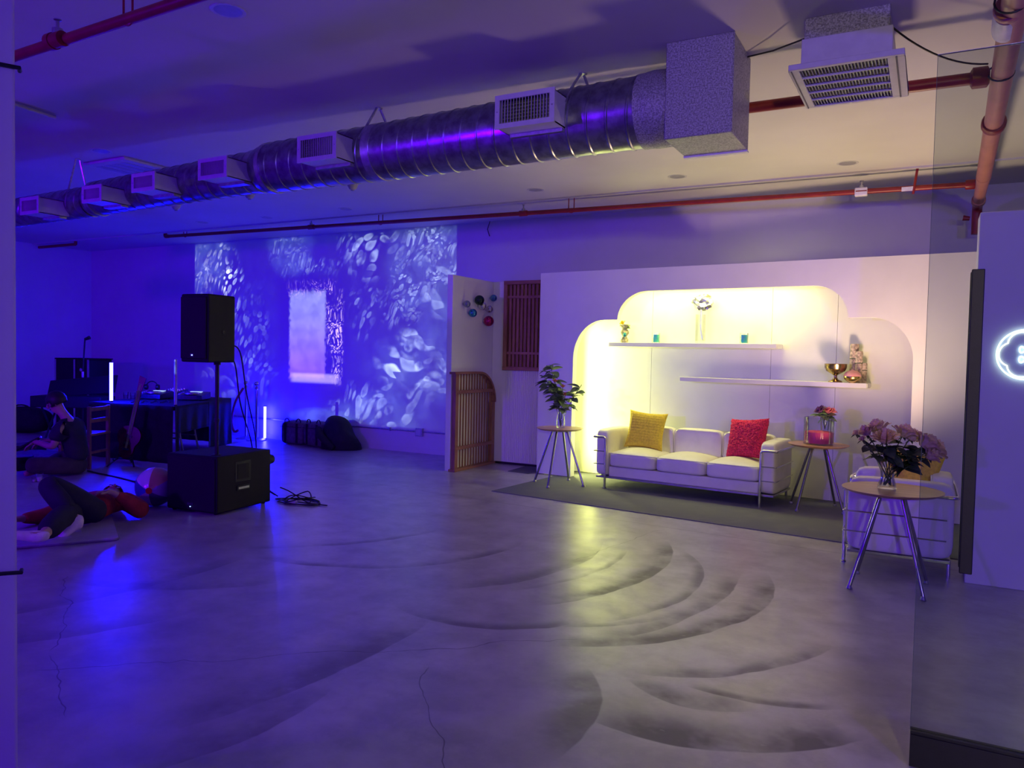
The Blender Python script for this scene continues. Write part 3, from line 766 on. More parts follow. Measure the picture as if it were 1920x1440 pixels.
# ------------------------------------------------------------------ ceiling: duct, vents, pipes
DY = 4.72
def duct():
    t = empty('air_duct', (0, DY, 0), 0, 'long round spiral air duct with square insulated end box', 'air duct')
    def section(name, xa, xb, za, zb, ra, rb, pitch=0.135):
        L = abs(xb-xa); turns = L/pitch; seg = 36
        steps = int(turns*seg)
        # helical skin: rows every pitch with a raised seam
        vs, fs = [], []
        prof = [(0.0, 0.0), (0.012, 0.0), (0.018, 0.0055), (0.026, 0.0055), (0.032, 0.0), (0.08, 0.0), (0.135, 0.0)]
        rows = []
        nrow = int(math.ceil(turns))+1
        for i in range(-1, nrow):
            for (o, h) in prof[:-1]: rows.append((i*pitch+o, h))
        rows.append((nrow*pitch, 0.0))
        for (o, h) in rows:
            for k in range(seg+1):
                a = 2*math.pi*k/seg
                s = min(max(o+pitch*k/seg, 0), L)
                f = s/L
                x = xa+(xb-xa)*f; r = ra+(rb-ra)*f+h; z = za+(zb-za)*f
                vs.append((x, r*math.cos(a), z+r*math.sin(a)))
        m = seg+1
        for i in range(len(rows)-1):
            for k in range(seg):
                fs.append((i*m+k, i*m+k+1, (i+1)*m+k+1, (i+1)*m+k))
        return MB()._add(vs, fs).build(name, M_GALV, t, smooth=35)
    def collar(x, z, r, w=0.05, m=M_GALV2):
        MB().lathe([(r+0.001, x-w), (r+0.006, x-w), (r+0.006, x+w), (r+0.001, x+w)], 40, 'x', org=(0, 0, z)).build('collar', m, t)
    section('duct_section', -1.46, -3.74, 3.055, 3.021, 0.225, 0.209)
    section('duct_section', -3.74, -4.86, 3.021, 3.015, 0.207, 0.201)
    MB().lathe([(0.201, -4.86), (0.203, -4.90), (0.19, -4.955), (0.174, -5.0)], 40, 'x', org=(0, 0, 3.008)).build('reducer', M_GALV, t)
    section('duct_section', -5.0, -7.18, 3.0, 2.945, 0.172, 0.161)
    MB().lathe([(0.161, -7.18), (0.163, -7.21), (0.147, -7.3)], 40, 'x', org=(0, 0, 2.93)).build('reducer', M_GALV, t)
    section('duct_section', -7.3, -9.9, 2.925, 2.88, 0.147, 0.143)
    collar(-3.74, 3.021, 0.209, 0.035); collar(-4.86, 3.012, 0.203, 0.02); collar(-5.02, 3.0, 0.174, 0.03); collar(-1.62, 3.053, 0.224, 0.03, M_FOIL); collar(-7.2, 2.942, 0.163, 0.03)
    MB().lathe([(0.232, -1.60), (0.236, -1.56), (0.232, -1.43)], 40, 'x', org=(0, 0, 3.055)).build('tape_wrap', M_FOIL, t)
    # insulated end box
    bx = MB().box(-1.437, -1.042, 4.475-DY, 4.935-DY, 2.795, ZC).build('end_box', M_FOIL, t, bevel=0.006)
    MB().box(-1.44, -1.04, 4.90-DY, 4.945-DY, 2.785, 2.797).build('edge_tape', M_TAPE, bx)
    MB().box(-1.043, -1.038, 4.472-DY, 4.482-DY, 2.80, ZC).build('edge_tape', M_FOIL, bx)
    # strap hangers
    for hx, hz, r in ((-2.08, 3.045, 0.222), (-3.77, 3.021, 0.209), (-7.55, 2.92, 0.15)):
        for sg in (-1, 1):
            MB().tube([(hx, 0.02*sg, ZC-0.002), (hx+0.02*sg, sg*r*0.55, hz+r*0.86), (hx+0.02*sg, sg*r*0.98, hz+r*0.3)], [0.01, 0.01, 0.01], 6).build('hanger_strap', M_GALV2, t)
        MB().lathe([(0, ZC-0.008), (0.03, ZC-0.008), (0.03, ZC-0.001), (0, ZC-0.001)], 12, org=(hx, 0, 0)).build('hanger_plate', M_GALV2, t)
duct()

def duct_vent(i, x0, x1, z0, z1, r, zc_, label):
    y0 = 4.33
    t = empty('duct_vent', ((x0+x1)/2, y0, (z0+z1)/2), 0, label, 'vent', 'side vents along the round duct')
    w, h = (x1-x0)/2, (z1-z0)/2
    dep = DY-y0-0.6*r
    hs = MB()
    for (a, b, c, d) in ((-w+0.008, w-0.008, -h+0.008, -h+0.014), (-w+0.008, w-0.008, h-0.014, h-0.008)): hs.box(a, b, 0.012, dep, c, d)
    for (a, b) in ((-w+0.008, -w+0.014), (w-0.014, w-0.008)): hs.box(a, b, 0.012, dep, -h+0.008, h-0.008)
    hs.build('housing', M_VENT, t)
    fr = MB()
    bw = 0.032
    fr.box(-w, w, 0, 0.012, h-bw, h); fr.box(-w, w, 0, 0.012, -h, -h+bw); fr.box(-w, -w+bw, 0, 0.012, -h+bw, h-bw); fr.box(w-bw, w, 0, 0.012, -h+bw, h-bw)
    fr.build('frame', M_VENT, t)
    MB().box(-w+0.015, w-0.015, 0.07, 0.075, -h+0.015, h-0.015).build('damper', M_VENTD, t)
    n = 17
    bl = MB().box(-0.0016, 0.0016, -0.016, 0.016, -h+bw-0.002, h-bw+0.002).build('blade', M_VENT, t)
    bl.location = (-w+bw+0.008, 0.02, 0); bl.rotation_euler = (0, 0, R_(38))
    for k in range(1, n):
        f = k/(n-1)
        put('blade', bl.data, t, (-w+bw+0.008+f*(2*w-2*bw-0.016), 0.02, 0), (0, 0, R_(38-30*f)))
    cb = MB().box(-w+bw, w-bw, -0.002, 0.012, -0.0014, 0.0014).build('cross_blade', M_VENT, t); cb.location = (0, 0.05, -h+bw+0.02)
    for k in range(1, 6): put('cross_blade', cb.data, t, (0, 0.05, -h+bw+0.02+k*(2*h-2*bw-0.04)/5))
    for sx in (-1, 1): MB().lathe([(0, -0.003), (0.005, -0.002), (0.005, 0)], 8, 'y', org=(sx*(w-bw/2), 0, 0)).build('screw', M_STEEL, t)
    MB().box(-w*0.9, w*0.9, dep-0.09, dep-0.02, -h-0.012, -h+0.008).build('saddle_flange', M_GALV2, t)
VENTS = [(-2.518, -2.094, 2.945, 3.158), (-4.227, -3.846, 2.902, 3.098), (-5.315, -4.98, 2.87, 3.04), (-6.164, -5.853, 2.84, 3.0), (-6.871, -6.581, 2.80, 2.954), (-7.859, -7.547, 2.76, 2.926)]
VL = ['white louvered duct vent nearest the square end box', 'second louvered duct vent counted from the square end box', 'third louvered duct vent, first on the narrower duct', 'fourth louvered duct vent counted from the square end box', 'fifth louvered duct vent, next to the last at far left', 'last and farthest louvered duct vent at far left']
for i, v in enumerate(VENTS):
    duct_vent(i, *v, (0.22, 0.2, 0.17, 0.165, 0.16, 0.145)[i], 3.0, VL[i])

# suspended ceiling grille
def cassette():
    t = empty('ceiling_grille', (-0.44, 4.66, 3.03), 0, 'square return air grille hanging under a boxed plenum', 'air grille')
    MB().box(-0.225, 0.195, -0.18, 0.30, 0.20, ZC-3.03).build('plenum', M_FOIL, t, bevel=0.004)
    MB().box(-0.232, 0.202, -0.186, 0.306, 0.17, 0.215).build('tape_band', M_TAPE, t)
    MB().box(-0.225, 0.215, -0.27, 0.31, 0.03, 0.185).build('neck', M_VENT, t, bevel=0.004)
    w, d = 0.275, 0.35
    fr = MB(); b = 0.05
    fr.box(-w, w, -d, -d+b*0.6, 0, 0.03); fr.box(-w, w, d-b*0.6, d, 0, 0.03); fr.box(-w, -w+b, -d+b*0.6, d-b*0.6, 0, 0.03); fr.box(w-b*1.6, w, -d+b*0.6, d-b*0.6, 0, 0.03)
    fr.build('frame', M_VENT, t, bevel=0.003)
    MB().box(w-0.042, w-0.034, -d+0.02, d-0.02, -0.004, 0.001).build('hinge_slot', M_VENTD, t)
    MB().box(-w+0.010, -w+0.016, -d+0.02, d-0.02, -0.004, 0.001).build('hinge_slot', M_VENTD, t)
    MB().box(-w+b, w-b*1.6, -d+0.03, d-0.03, 0.022, 0.027).build('backing', M_VENTD, t)
    x0, x1 = -w+b, w-b*1.6; y0, y1 = -d+0.03, d-0.03
    br = MB().box(0, x1-x0, -0.004, 0.004, -0.002, 0.012).build('bar', M_VENT, t); br.location = (x0, y0+(y1-y0)/5, 0)
    for k in range(2, 5): put('bar', br.data, t, (x0, y0+k*(y1-y0)/5, 0))
    n = 26; row = (y1-y0)/5
    lv = MB().box(-0.0045, 0.0045, -row/2+0.005, row/2-0.005, -0.0012, 0.0012).build('louver', M_LOUVER, t)
    lv.location = (x0+0.008, y0+row/2, 0.010); lv.rotation_euler = (0, R_(40), 0)
    for rr in range(5):
        for k in range(n):
            if rr == 0 and k == 0: continue
            put('louver', lv.data, t, (x0+0.008+k*(x1-x0-0.016)/(n-1), y0+row*(rr+0.5), 0.010), (0, R_(40), 0))
cassette()

def pipe_thing(name, label, pts, r, m, couplings=(), cr=1.35, cw=0.035):
    base = Vector(pts[0])
    t = empty(name, base, 0, label, 'pipe')
    P = [Vector(p)-base for p in pts]
    MB().tube(P, r, 16).build('pipe_run', m, t)
    for (p, d) in couplings:
        p = Vector(p)-base; d = Vector(d).normalized()
        MB().tube([p-d*cw, p-d*cw*0.6, p+d*cw*0.6, p+d*cw], [r*1.1, r*cr, r*cr, r*1.1], 16).build('coupling', m, t)
    return t, base
# main salmon pipe running away from the viewer at right
mp, mb0 = pipe_thing('drain_pipe', 'thick salmon painted pipe running along the ceiling at right', [(0.245, 2.6, 3.1), (0.315, 6.1, 3.1), (0.345, 7.7, 3.1)], 0.056, M_COPPER)
def ring(p, d, r, w, m, name, par, base):
    p = Vector(p)-base; d = Vector(d).normalized()
    MB().tube([p-d*w, p-d*w*0.7, p+d*w*0.7, p+d*w], [r*0.93, r, r, r*0.93], 20).build(name, m, par)
AX = (0.02, 1, 0)
ring((0.258, 4.30, 3.1), AX, 0.060, 0.11, M_TAPE, 'tape_band', mp, mb0)
ring((0.256, 4.14, 3.1), AX, 0.064, 0.02, M_COPPER, 'coupling', mp, mb0)
ring((0.315, 6.05, 3.1), AX, 0.074, 0.045, M_RED, 'coupling', mp, mb0)
MB().tube([Vector(p)-mb0 for p in ((0.345, 7.70, 3.1), (0.352, 8.0, 3.1), (0.356, 8.4, 3.1), (0.36, 8.85, 3.08))], [0.058, 0.05, 0.05, 0.05], 16).build('narrow_run', M_COPPER, mp)
ring((0.358, 8.75, 3.085), AX, 0.062, 0.06, M_COPPER, 'coupling', mp, mb0)
MB().tube([Vector(p)-mb0 for p in bend([(0.36, 8.85, 3.08), (0.36, 9.02, 3.07), (0.36, 9.02, 2.80)], 0.08)], 0.045, 14).build('elbow_drop', M_RED, mp)
MB().tube([Vector(p)-mb0 for p in ((0.30, 9.02, 2.96), (0.24, 9.02, 2.97))], [0.02, 0.028], 10).build('valve_stub', M_RED, mp)
# cable coiled on the salmon pipe
def loopring(c, r, tilt):
    return [tuple(Vector(c)+Vector((r*math.cos(a), tilt*math.sin(a*1.0)+0.0, r*math.sin(a)))) for a in [2*math.pi*k/20 for k in range(20)]]
tag(MB().tube(loopring((0.285, 5.02, 3.1), 0.062, 0.05), 0.005, 6, closed=True).build('cable_tie', M_BLACK), 'black cable looped round the middle of the salmon pipe', 'cable')
tag(MB().tube(loopring((0.256, 4.06, 3.1), 0.063, 0.03), 0.005, 6, closed=True).build('cable_tie', M_BLACK), 'black cable looped round the near end of the salmon pipe', 'cable')
# branch to the left
bp, bb = pipe_thing('branch_pipe', 'dark red branch pipe passing behind the square duct box', [(-2.2, 5.06, 3.1), (0.235, 5.06, 3.1)], 0.034, M_RED, [((0.17, 5.06, 3.1), (1, 0, 0)), ((0.205, 5.06, 3.1), (1, 0, 0))], 1.7, 0.03)
# sprinkler line along the back wall
PY = 8.36
def pz(x): return 3.306+(3.168-3.306)*((x+10.95)/11.27)
wl, wb = pipe_thing('sprinkler_pipe', 'long red sprinkler pipe along the top of the back wall', [(-11.02, PY, pz(-11.02)), (-5, PY, pz(-5)), (0.30, PY, pz(0.30))], 0.026, M_RED)
MB().tube([Vector(p)-wb for p in bend([(-10.95, PY, pz(-11)), (-11.03, PY, pz(-11)), (-11.03, PY, pz(-11)+0.05)], 0.02)], [0.03]*8, 12).build('end_elbow', M_RED, wl)
ring((0.27, PY, pz(0.27)), (1, 0, 0), 0.045, 0.04, M_RED, 'coupling', wl, wb)
def hanger(par, base, x, y, z, r, m):
    for s in (-1, 1):
        MB().tube([Vector((x+s*0.035, y, ZC))-base, Vector((x+s*0.035, y, z-r*0.4))-base], 0.006, 6).build('hanger_rod', m, par)
    MB().tube([Vector((x+0.035*math.cos(a)*1.0, y, z-r*1.15*math.sin(a)*0.9))-base for a in [math.pi*k/8 for k in range(9)]], 0.008, 6).build('hanger_loop', m, par)
def sprinkler(par, base, x, y, z, r, m, up=True):
    q = base
    MB().lathe([(r*1.35, -0.05), (r*1.35, 0.05)], 16, 'x', org=tuple(Vector((x, y, z))-q)).build('tee', m, par)
    hd = MB().lathe([(r*0.9, r), (r*0.9, r+0.03), (0.009, r+0.035), (0.009, r+0.07), (0.02, r+0.075), (0.02, r+0.079), (0, r+0.079)], 12, org=tuple(Vector((x, y, z))-q)).build('sprinkler_head', M_STEEL, par)
for x in (-10.55, -6.62, -3.79): hanger(wl, wb, x, PY, pz(x), 0.026, M_RED)
MB().tube([Vector(p)-wb for p in ((-0.17, PY-0.03, ZC), (-0.20, PY-0.03, pz(-0.2)-0.06))], 0.012, 8).build('hanger_rod', M_RED, wl)
for x in (-7.87, -4.43, -0.655): sprinkler(wl, wb, x, PY, pz(x), 0.026, M_RED)
MB().box(-0.715-wb.x, -0.60-wb.x, -0.034, 0.034, pz(-0.65)-0.045-wb.z, pz(-0.65)+0.035-wb.z).build('paper_wrap', M_TAPE, wl, bevel=0.008)
MB().box(-0.30-wb.x, -0.20-wb.x, -0.036, -0.028, pz(-0.25)-0.03-wb.z, pz(-0.25)+0.01-wb.z).build('paper_tag', M_TAPE, wl)
# short far pipe in the left corner
wl2, wb2 = pipe_thing('sprinkler_pipe', 'short dark pipe stub near the ceiling in the far left corner', [(-14.55, PY, 3.30), (-13.45, PY, 3.30)], 0.026, M_RED)
MB().tube([Vector(p)-wb2 for p in ((-13.44, PY, 3.29), (-13.44, PY, 3.355))], 0.026, 12).build('end_elbow', M_RED, wl2)
# near red pipe at top left
np_, nb_ = pipe_thing('sprinkler_pipe', 'dark red sprinkler pipe crossing the ceiling at upper left', [(-7.6, 2.62, 3.15), (-4.65, 2.55, 3.15), (-1.2, 2.45, 3.15)], 0.029, M_RED)
p = FL(108, 75, 3.15); sprinkler(np_, nb_, p.x, p.y, 3.15, 0.03, M_RED)
MB().lathe([(0.03, -0.02), (0.045, -0.02), (0.045, 0.02), (0.03, 0.02)], 16, 'x', org=(p.x-nb_.x-0.05, p.y-nb_.y, 0)).build('coupling', M_RED, np_)
p = FL(240, 35, 3.15); hanger(np_, nb_, p.x, p.y, 3.15, 0.03, M_RED)

# wire between the duct box and the salmon pipe
c = [WY(1396, 108, 4.85), WY(1450, 95, 4.7), WY(1508, 73, 4.49)]
tag(MB().tube(c, 0.005, 6).build('wire', M_BLACK), 'black wire sagging from the duct box to the grille plenum', 'wire')
a_, b_ = WY(1672, 50, 4.52), Vector((0.22, 5.0, 3.15))
pts = [a_.lerp(b_, f)+Vector((0, 0, -0.16*4*f*(1-f)*0.35)) for f in [k/12 for k in range(13)]]
tag(MB().tube(pts, 0.005, 6).build('wire', M_BLACK), 'black wire sagging from the grille plenum to the salmon pipe', 'wire')
# dangling wire on the back wall
pts = [Vector((-5.45, 9.385, 3.20)), Vector((-5.40, 9.37, 3.33)), Vector((-5.46, 9.38, 3.25)), Vector((-5.47, 9.38, 3.10))]
tag(MB().tube([WY(938, 413, 9.38), WY(919, 414, 9.37), WY(914, 430, 9.37), WY(918, 443, 9.385)], 0.006, 6).build('wire', M_BLACK), 'short loose wire poking from the wall above the slat shutter', 'wire')

# recessed downlights (switched off)
DL = [(1004, 356, 'unlit round downlight right of the duct middle, by the red pipe'), (1270, 331, 'unlit round downlight above the arch'), (1589, 306, 'unlit round downlight nearest the salmon pipe'),
      (428, 20, 'unlit round downlight at the top left, nearest the viewer'), (648, 392, 'unlit round downlight above the projection, right one'), (500, 408, 'unlit round downlight above the projection, middle one'), (380, 417, 'unlit round downlight above the projection, left one'), (190, 283, 'unlit round downlight left of the far ceiling cassette')]
for x, y, lb in DL:
    p = FL(x, y, ZC)
    t = empty('downlight', (p.x, p.y, ZC), 0, lb, 'downlight', 'recessed ceiling downlights')
    MB().lathe([(0.075, -0.002), (0.095, -0.004), (0.098, -0.001), (0.098, 0.0)], 28).build('trim_ring', M_VENT, t)
    MB().lathe([(0.0, -0.0015), (0.05, -0.0015), (0.076, -0.003)], 28).build('lens', M_LOUVER, t)
# far ceiling cassette and small fittings behind the duct
t = empty('ceiling_cassette', (-7.32, 5.16, ZC), 0, 'flat square ceiling air cassette above the far duct', 'air vent')
MB().box(-0.33, 0.33, -0.33, 0.33, -0.03, 0).build('panel', M_VENT, t, bevel=0.01)
for k in range(4): MB().box(-0.24+k*0.125, -0.15+k*0.125, -0.24, 0.24, -0.034, -0.029).build('slot', M_LOUVER, t)
for x, y, Yd, lb in ((330, 392, 6.6, 'left'), (468, 371, 6.6, 'middle'), (661, 354, 6.6, 'right')):
    p = FL(x, y, 3.30)
    t = empty('ceiling_sensor', (p.x, p.y, ZC), 0, '%s one of three small wedge sensors behind the duct' % {'left': 'leftmost', 'middle': 'middle', 'right': 'rightmost'}[lb], 'sensor', 'small ceiling sensors behind the duct')
    MB().lathe([(0.06, 0.0), (0.06, -0.025), (0.035, -0.07), (0.0, -0.075)], 16).build('housing', M_VENT, t)
    MB().lathe([(0.022, -0.072), (0.018, -0.082), (0.0, -0.085)], 12).build('lens', M_LOUVER, t)
a_, b_ = FL(20, 193, ZC-0.02), FL(103, 220, ZC-0.02)
tag(MB().tube([a_, b_], 0.016, 8).build('ceiling_raceway', M_VENT), 'slim pale cable raceway on the ceiling at far left', 'raceway')

# ------------------------------------------------------------------ glass door at right
GY = 3.2
t = empty('glass_door', (0.0, GY, 0), 0, 'frameless tinted glass door with a black lower rail', 'glass door')
GX0, GX1 = -0.014, 1.06
MB().box(GX0, GX1, -0.006, 0.006, 0.135, 2.612).build('pane', M_PANE, t)
MB().box(GX0-0.0015, GX0, -0.006, 0.006, 0.135, 2.612).build('pane_edge', M_EDGE, t)
MB().box(GX0, GX1, -0.0055, 0.0055, 2.612, 2.6135).build('pane_edge', M_TAPE, t)
MB().box(GX0, GX1, -0.026, 0.026, 0.004, 0.125).build('bottom_rail', M_BLACK, t, bevel=0.002)
MB().box(GX0, GX1, -0.020, 0.020, 0.125, 0.135).build('rail_trim', M_BLACK, t)
for sy, nm, zz in ((-1, 'pull_handle', (0.755, 1.832)), (1, 'pull_handle', (0.755, 1.832))):
    h = MB().box(0.118, 0.158, sy*0.045-0.012, sy*0.045+0.012, *zz).build(nm, M_BLACK, t, bevel=0.003)
    for z in (1.05, 1.5): MB().tube([(0.138, sy*0.006, z), (0.138, sy*0.036, z)], 0.009, 10).build('standoff', M_STEEL, h)

# neon sign on the sign wall
t = empty('neon_sign', (0.553, 6.07, 1.568), 0, 'white neon sign of a round button with scalloped flower outline', 'neon sign')
E_NEON = emit('neon_white', (0.78, 1.0, 0.96), 4.5)
E_NEON2 = emit('neon_warm', (1.0, 1.0, 0.80), 3.5)
MB().lathe([(0, -0.012), (0.162, -0.012), (0.162, -0.004), (0, -0.004)], 48, 'y').build('backing', mat('sign_acrylic', (0.62, 0.70, 0.76), 0.35, var=0.05), t, smooth=30)
MB().tube([(0.164*math.cos(a), -0.018, 0.164*math.sin(a)) for a in [2*math.pi*k/64 for k in range(64)]], 0.0045, 8, closed=True).build('outer_tube', E_NEON, t)
sc5 = []
for k in range(100):
    a = 2*math.pi*k/100
    r = 0.126+0.026*abs(math.cos(2.5*(a-R_(108))))**0.8
    sc5.append((r*math.cos(a), -0.020, r*math.sin(a)))
MB().tube(sc5, 0.004, 8, closed=True).build('flower_tube', E_NEON2, t)
for sz in (-1, 1):
    e8 = [(0.036*math.cos(a)*1.0, -0.020, sz*0.032+0.020*math.sin(2*a)) for a in [2*math.pi*k/48 for k in range(48)]]
    MB().tube(e8, 0.0045, 8, closed=True).build('eyelet_tube', E_NEON, t)

# ------------------------------------------------------------------ vases and flowers
VR = Vector((r0.x, r0.y, 0)).normalized()      # across the view
VF = Vector((fwd.x, fwd.y, 0)).normalized()    # away from the viewer
def leaf_mesh(name, L, Wd, m, fold=0.25, curl=0.25):
    n = 7; vs = []; fs = []
    for i in range(n):
        f = i/(n-1)
        w = Wd/2*math.sin(math.pi*min(1, f*0.94+0.06))**0.8*(1.0-0.25*f)
        z = -curl*L*f*f
        vs += [(-w, f*L, z+w*fold), (0, f*L, z), (w, f*L, z+w*fold)]
    for i in range(n-1):
        a = i*3
        fs += [(a, a+1, a+4, a+3), (a+1, a+2, a+5, a+4)]
    me = bpy.data.meshes.new(name); me.from_pydata(vs, [], fs); me.polygons.foreach_set('use_smooth', [True]*len(fs)); me.materials.append(m)
    return me
LEAF_A = leaf_mesh('leaf', 0.125, 0.085, M_LEAF)
LEAF_B = leaf_mesh('leaf', 0.105, 0.078, M_LEAF2, 0.2, 0.35)
def face_dir(d, roll=0.0):
    """rotation sending local +Y along d"""
    q = Vector(d).normalized().to_track_quat('Y', 'Z')
    return (q @ Euler((0, roll, 0)).to_quaternion()).to_euler()
def rose_mesh(name, r, m, layers=5):
    mb = MB(); rnd = random.Random(3)
    for l in range(layers):
        f = l/(layers-1)
        rr = r*(0.28+0.72*f); np_ = 4+l
        hgt = r*(1.15-0.45*f)
        for k in range(np_):
            a0 = 2*math.pi*(k+0.5*l)/np_; span = 2*math.pi/np_*0.78
            vs = []; fs = []; nu, nv = 6, 5
            for i in range(nu+1):
                for j in range(nv+1):
                    u_ = -1+2*i/nu; v_ = j/nv
                    aa = a0+u_*span/2*(0.55+0.45*math.sin(math.pi*(0.2+0.6*v_)))
                    flare = 0.35+0.65*v_**0.7+(0.35*f*v_**4)
                    q = rr*flare
                    z = -r*0.35*(1-v_)+hgt*v_**1.0*(1-0.12*u_*u_)-r*0.28*f*v_**3-0.0
                    vs.append((q*math.cos(aa), q*math.sin(aa), z))
            for i in range(nu):
                for j in range(nv):
                    a = i*(nv+1)+j
                    fs.append((a, a+nv+1, a+nv+2, a+1))
            mb._add(vs, fs)
    me = bpy.data.meshes.new(name); me.from_pydata(mb.v, [], mb.f); me.polygons.foreach_set('use_smooth', [True]*len(mb.f)); me.materials.append(m)
    return me
def flower(name, base, head, mesh, hs, tilt, leaves, leaf, label, cat, group, stem_r=0.0035, seed=1, sepals=None):
    rnd = random.Random(seed)
    t = empty(name, base, 0, label, cat, group)
    d = head-base
    mid = d*0.5+Vector((rnd.uniform(-.01, .01), rnd.uniform(-.01, .01), 0))
    mid = Vector((d.x*0.35, d.y*0.35, d.z*0.55))
    pts = []
    for k in range(9):
        f = k/8
        pts.append(2*f*(1-f)*mid+f*f*d)
    MB().tube(pts, stem_r, 6).build('stem', M_STEM, t)
    if mesh is not None: put('bloom', mesh, t, d, tilt, (hs, hs, hs))
    for k in range(leaves):
        f = rnd.uniform(0.45, 1.0 if mesh is None else 0.86)
        p = 2*f*(1-f)*mid+f*f*d
        an = rnd.uniform(0, 2*math.pi)
        put('leaf', leaf, t, p, face_dir((math.cos(an), math.sin(an), rnd.uniform(-0.35, 0.55)), rnd.uniform(-0.6, 0.6)), (rnd.uniform(0.75, 1.25),)*3)
    return t

# clear bottle vase with leafy branches on the left side table
tb = T1+Vector((0, 0, 0.655))+VR*0.008
t = empty('bottle_vase', tb, 0, 'slim clear glass bottle vase with leafy branches on side table', 'vase')
MB().lathe([(0.0, 0.001), (0.044, 0.001), (0.05, 0.01), (0.052, 0.06), (0.044, 0.13), (0.030, 0.19), (0.026, 0.215), (0.033, 0.265), (0.036, 0.275), (0.033, 0.275), (0.024, 0.22), (0.028, 0.19), (0.041, 0.13), (0.048, 0.06), (0.044, 0.014), (0, 0.012)], 28).build('glass', M_GLASS, t, smooth=60)
M_BUD = mat('orange_bud', (0.55, 0.19, 0.09), 0.5, var=0.3, scale=40)
BUD = rose_mesh('bloom', 0.026, M_BUD, 3)
mm = 0.00615   # metres per picture pixel at this table
BR = [(-22, 118, 0.00, 0, 32, 'leafy green branch, tallest, leaning left in the bottle vase'), (-30, 92, 0.02, 0, 28, 'bushy green branch at the far left of the bottle vase'),
      (38, 82, 0.01, 0, 18, 'thin leafy branch leaning right out of the bottle vase'), (2, 78, -0.03, 1, 8, 'orange bud stem standing highest in the bottle vase'),
      (-13, 88, -0.05, 1, 8, 'orange bud stem tucked left among the branches'), (7, 63, -0.05, 1, 9, 'orange bud stem lowest in the bottle vase'), (-8, 70, 0.06, 0, 12, 'short leafy branch in the middle of the bottle vase')]
for i, (dx, dz, dy, bud, nl, lb) in enumerate(BR):
    head = tb+VR*(dx*mm)+VF*dy+Vector((0, 0, dz*mm))
    flower('leaf_branch', tb+Vector((0, 0, 0.014)), head, BUD if bud else None, 1.0, (0.2, 0.1, 0), nl, LEAF_A, lb, 'branch', 'branches in the bottle vase', 0.0032, 20+i)

# rose bouquet on the front side table
tb = T3+Vector((0, 0, 0.655))+VR*(-0.035)+VF*0.0
t = empty('glass_vase', tb, 0, 'waisted clear glass vase holding lilac roses', 'vase')
MB().lathe([(0.0, 0.001), (0.052, 0.001), (0.06, 0.006), (0.056, 0.03), (0.042, 0.075), (0.046, 0.12), (0.064, 0.17), (0.074, 0.19), (0.070, 0.19), (0.060, 0.17), (0.042, 0.12), (0.038, 0.075), (0.050, 0.034), (0.048, 0.024), (0, 0.022)], 32).build('glass', M_GLASS, t, smooth=60)
MB().lathe([(0.0, 0.0235), (0.046, 0.0235), (0.037, 0.075), (0.041, 0.118), (0.0, 0.118)], 28).build('water', glass('vase_water', (0.90, 0.93, 0.92), 0.5, 1.33), t, smooth=60)
ROSE = rose_mesh('bloom', 0.070, M_ROSE, 6)
SEPAL = leaf_mesh('leaf', 0.05, 0.02, M_LEAF2)
mm = 0.00354
RS = [(-59, 112, .02, .32, 2, 'small closed lilac bud, outermost at left of the bouquet'), (-54, 103, -.04, .30, 2, 'small closed lilac bud just below the outermost one'),
      (-38, 113, .03, .72, 8, 'lilac rose at the left of the bouquet, beside the buds'), (-14, 119, .05, .95, 9, 'lilac rose standing highest in the bouquet'),
      (-15, 104, -.06, .98, 9, 'lilac rose just below the highest bloom'), (27, 113, .0, .92, 9, 'lilac rose seen side-on, alone in the middle of the bouquet'),
      (50, 105, .06, .85, 9, 'lilac rose behind the right cluster of the bouquet'), (64, 95, -.03, 1.05, 10, 'lilac rose in front of the right cluster'),
      (84, 84, .02, 1.1, 10, 'big lilac rose, outermost at right of the bouquet'), (68, 74, -.06, .8, 10, 'lilac rose hanging lowest at right')]
for i, (dx, dz, dy, s_, nl, lb) in enumerate(RS):
    head = tb+VR*(dx*mm)+VF*dy+Vector((0, 0, dz*mm-0.03))
    lean = VR*(dx*mm*1.4)+VF*(dy*1.5)+Vector((0, 0, 0.32))
    rot = lean.to_track_quat('Z', 'X').to_euler()
    bs = tb+VR*(-0.02 if dx > 0 else 0.02)+VF*(0.01 if i % 2 else -0.01)+Vector((0, 0, 0.026))
    ft = flower('rose', bs, head, ROSE, s_, rot, nl, LEAF_B, lb, 'rose', 'lilac roses in the waisted vase', 0.0036, 60+i)
    for k in range(5):
        an = 2*math.pi*k/5
        put('sepal', SEPAL, ft, (head-bs)-Vector((0, 0, 0.02*s_)), face_dir((math.cos(an), math.sin(an), -0.35), 0), (0.9, 0.9, 0.9))

# glass cylinder with pink sand and posy on the middle side table
tb = T2+Vector((0, 0, 0.655))+VR*0.0
M_SAND = mat('pink_sand', (0.72, 0.07, 0.20), 0.85, var=0.1, scale=160, bump=0.3, bscale=300)
t = empty('sand_jar', tb, 0, 'wide clear glass cylinder half filled with pink sand', 'glass jar')
MB().lathe([(0, 0.001), (0.143, 0.001), (0.145, 0.006), (0.145, 0.268), (0.1425, 0.27), (0.140, 0.268), (0.140, 0.012), (0, 0.012)], 48).build('glass', M_GLASS, t, smooth=40)
MB().lathe([(0, 0.013), (0.138, 0.013), (0.138, 0.122), (0.12, 0.128), (0.06, 0.134), (0, 0.132)], 48).build('sand', M_SAND, t, smooth=40)
vb = tb+VR*0.07+VF*0.03+Vector((0, 0, 0.135))
t = empty('posy_glass', vb, 0, 'small clear tumbler of flowers standing on the pink sand', 'vase')
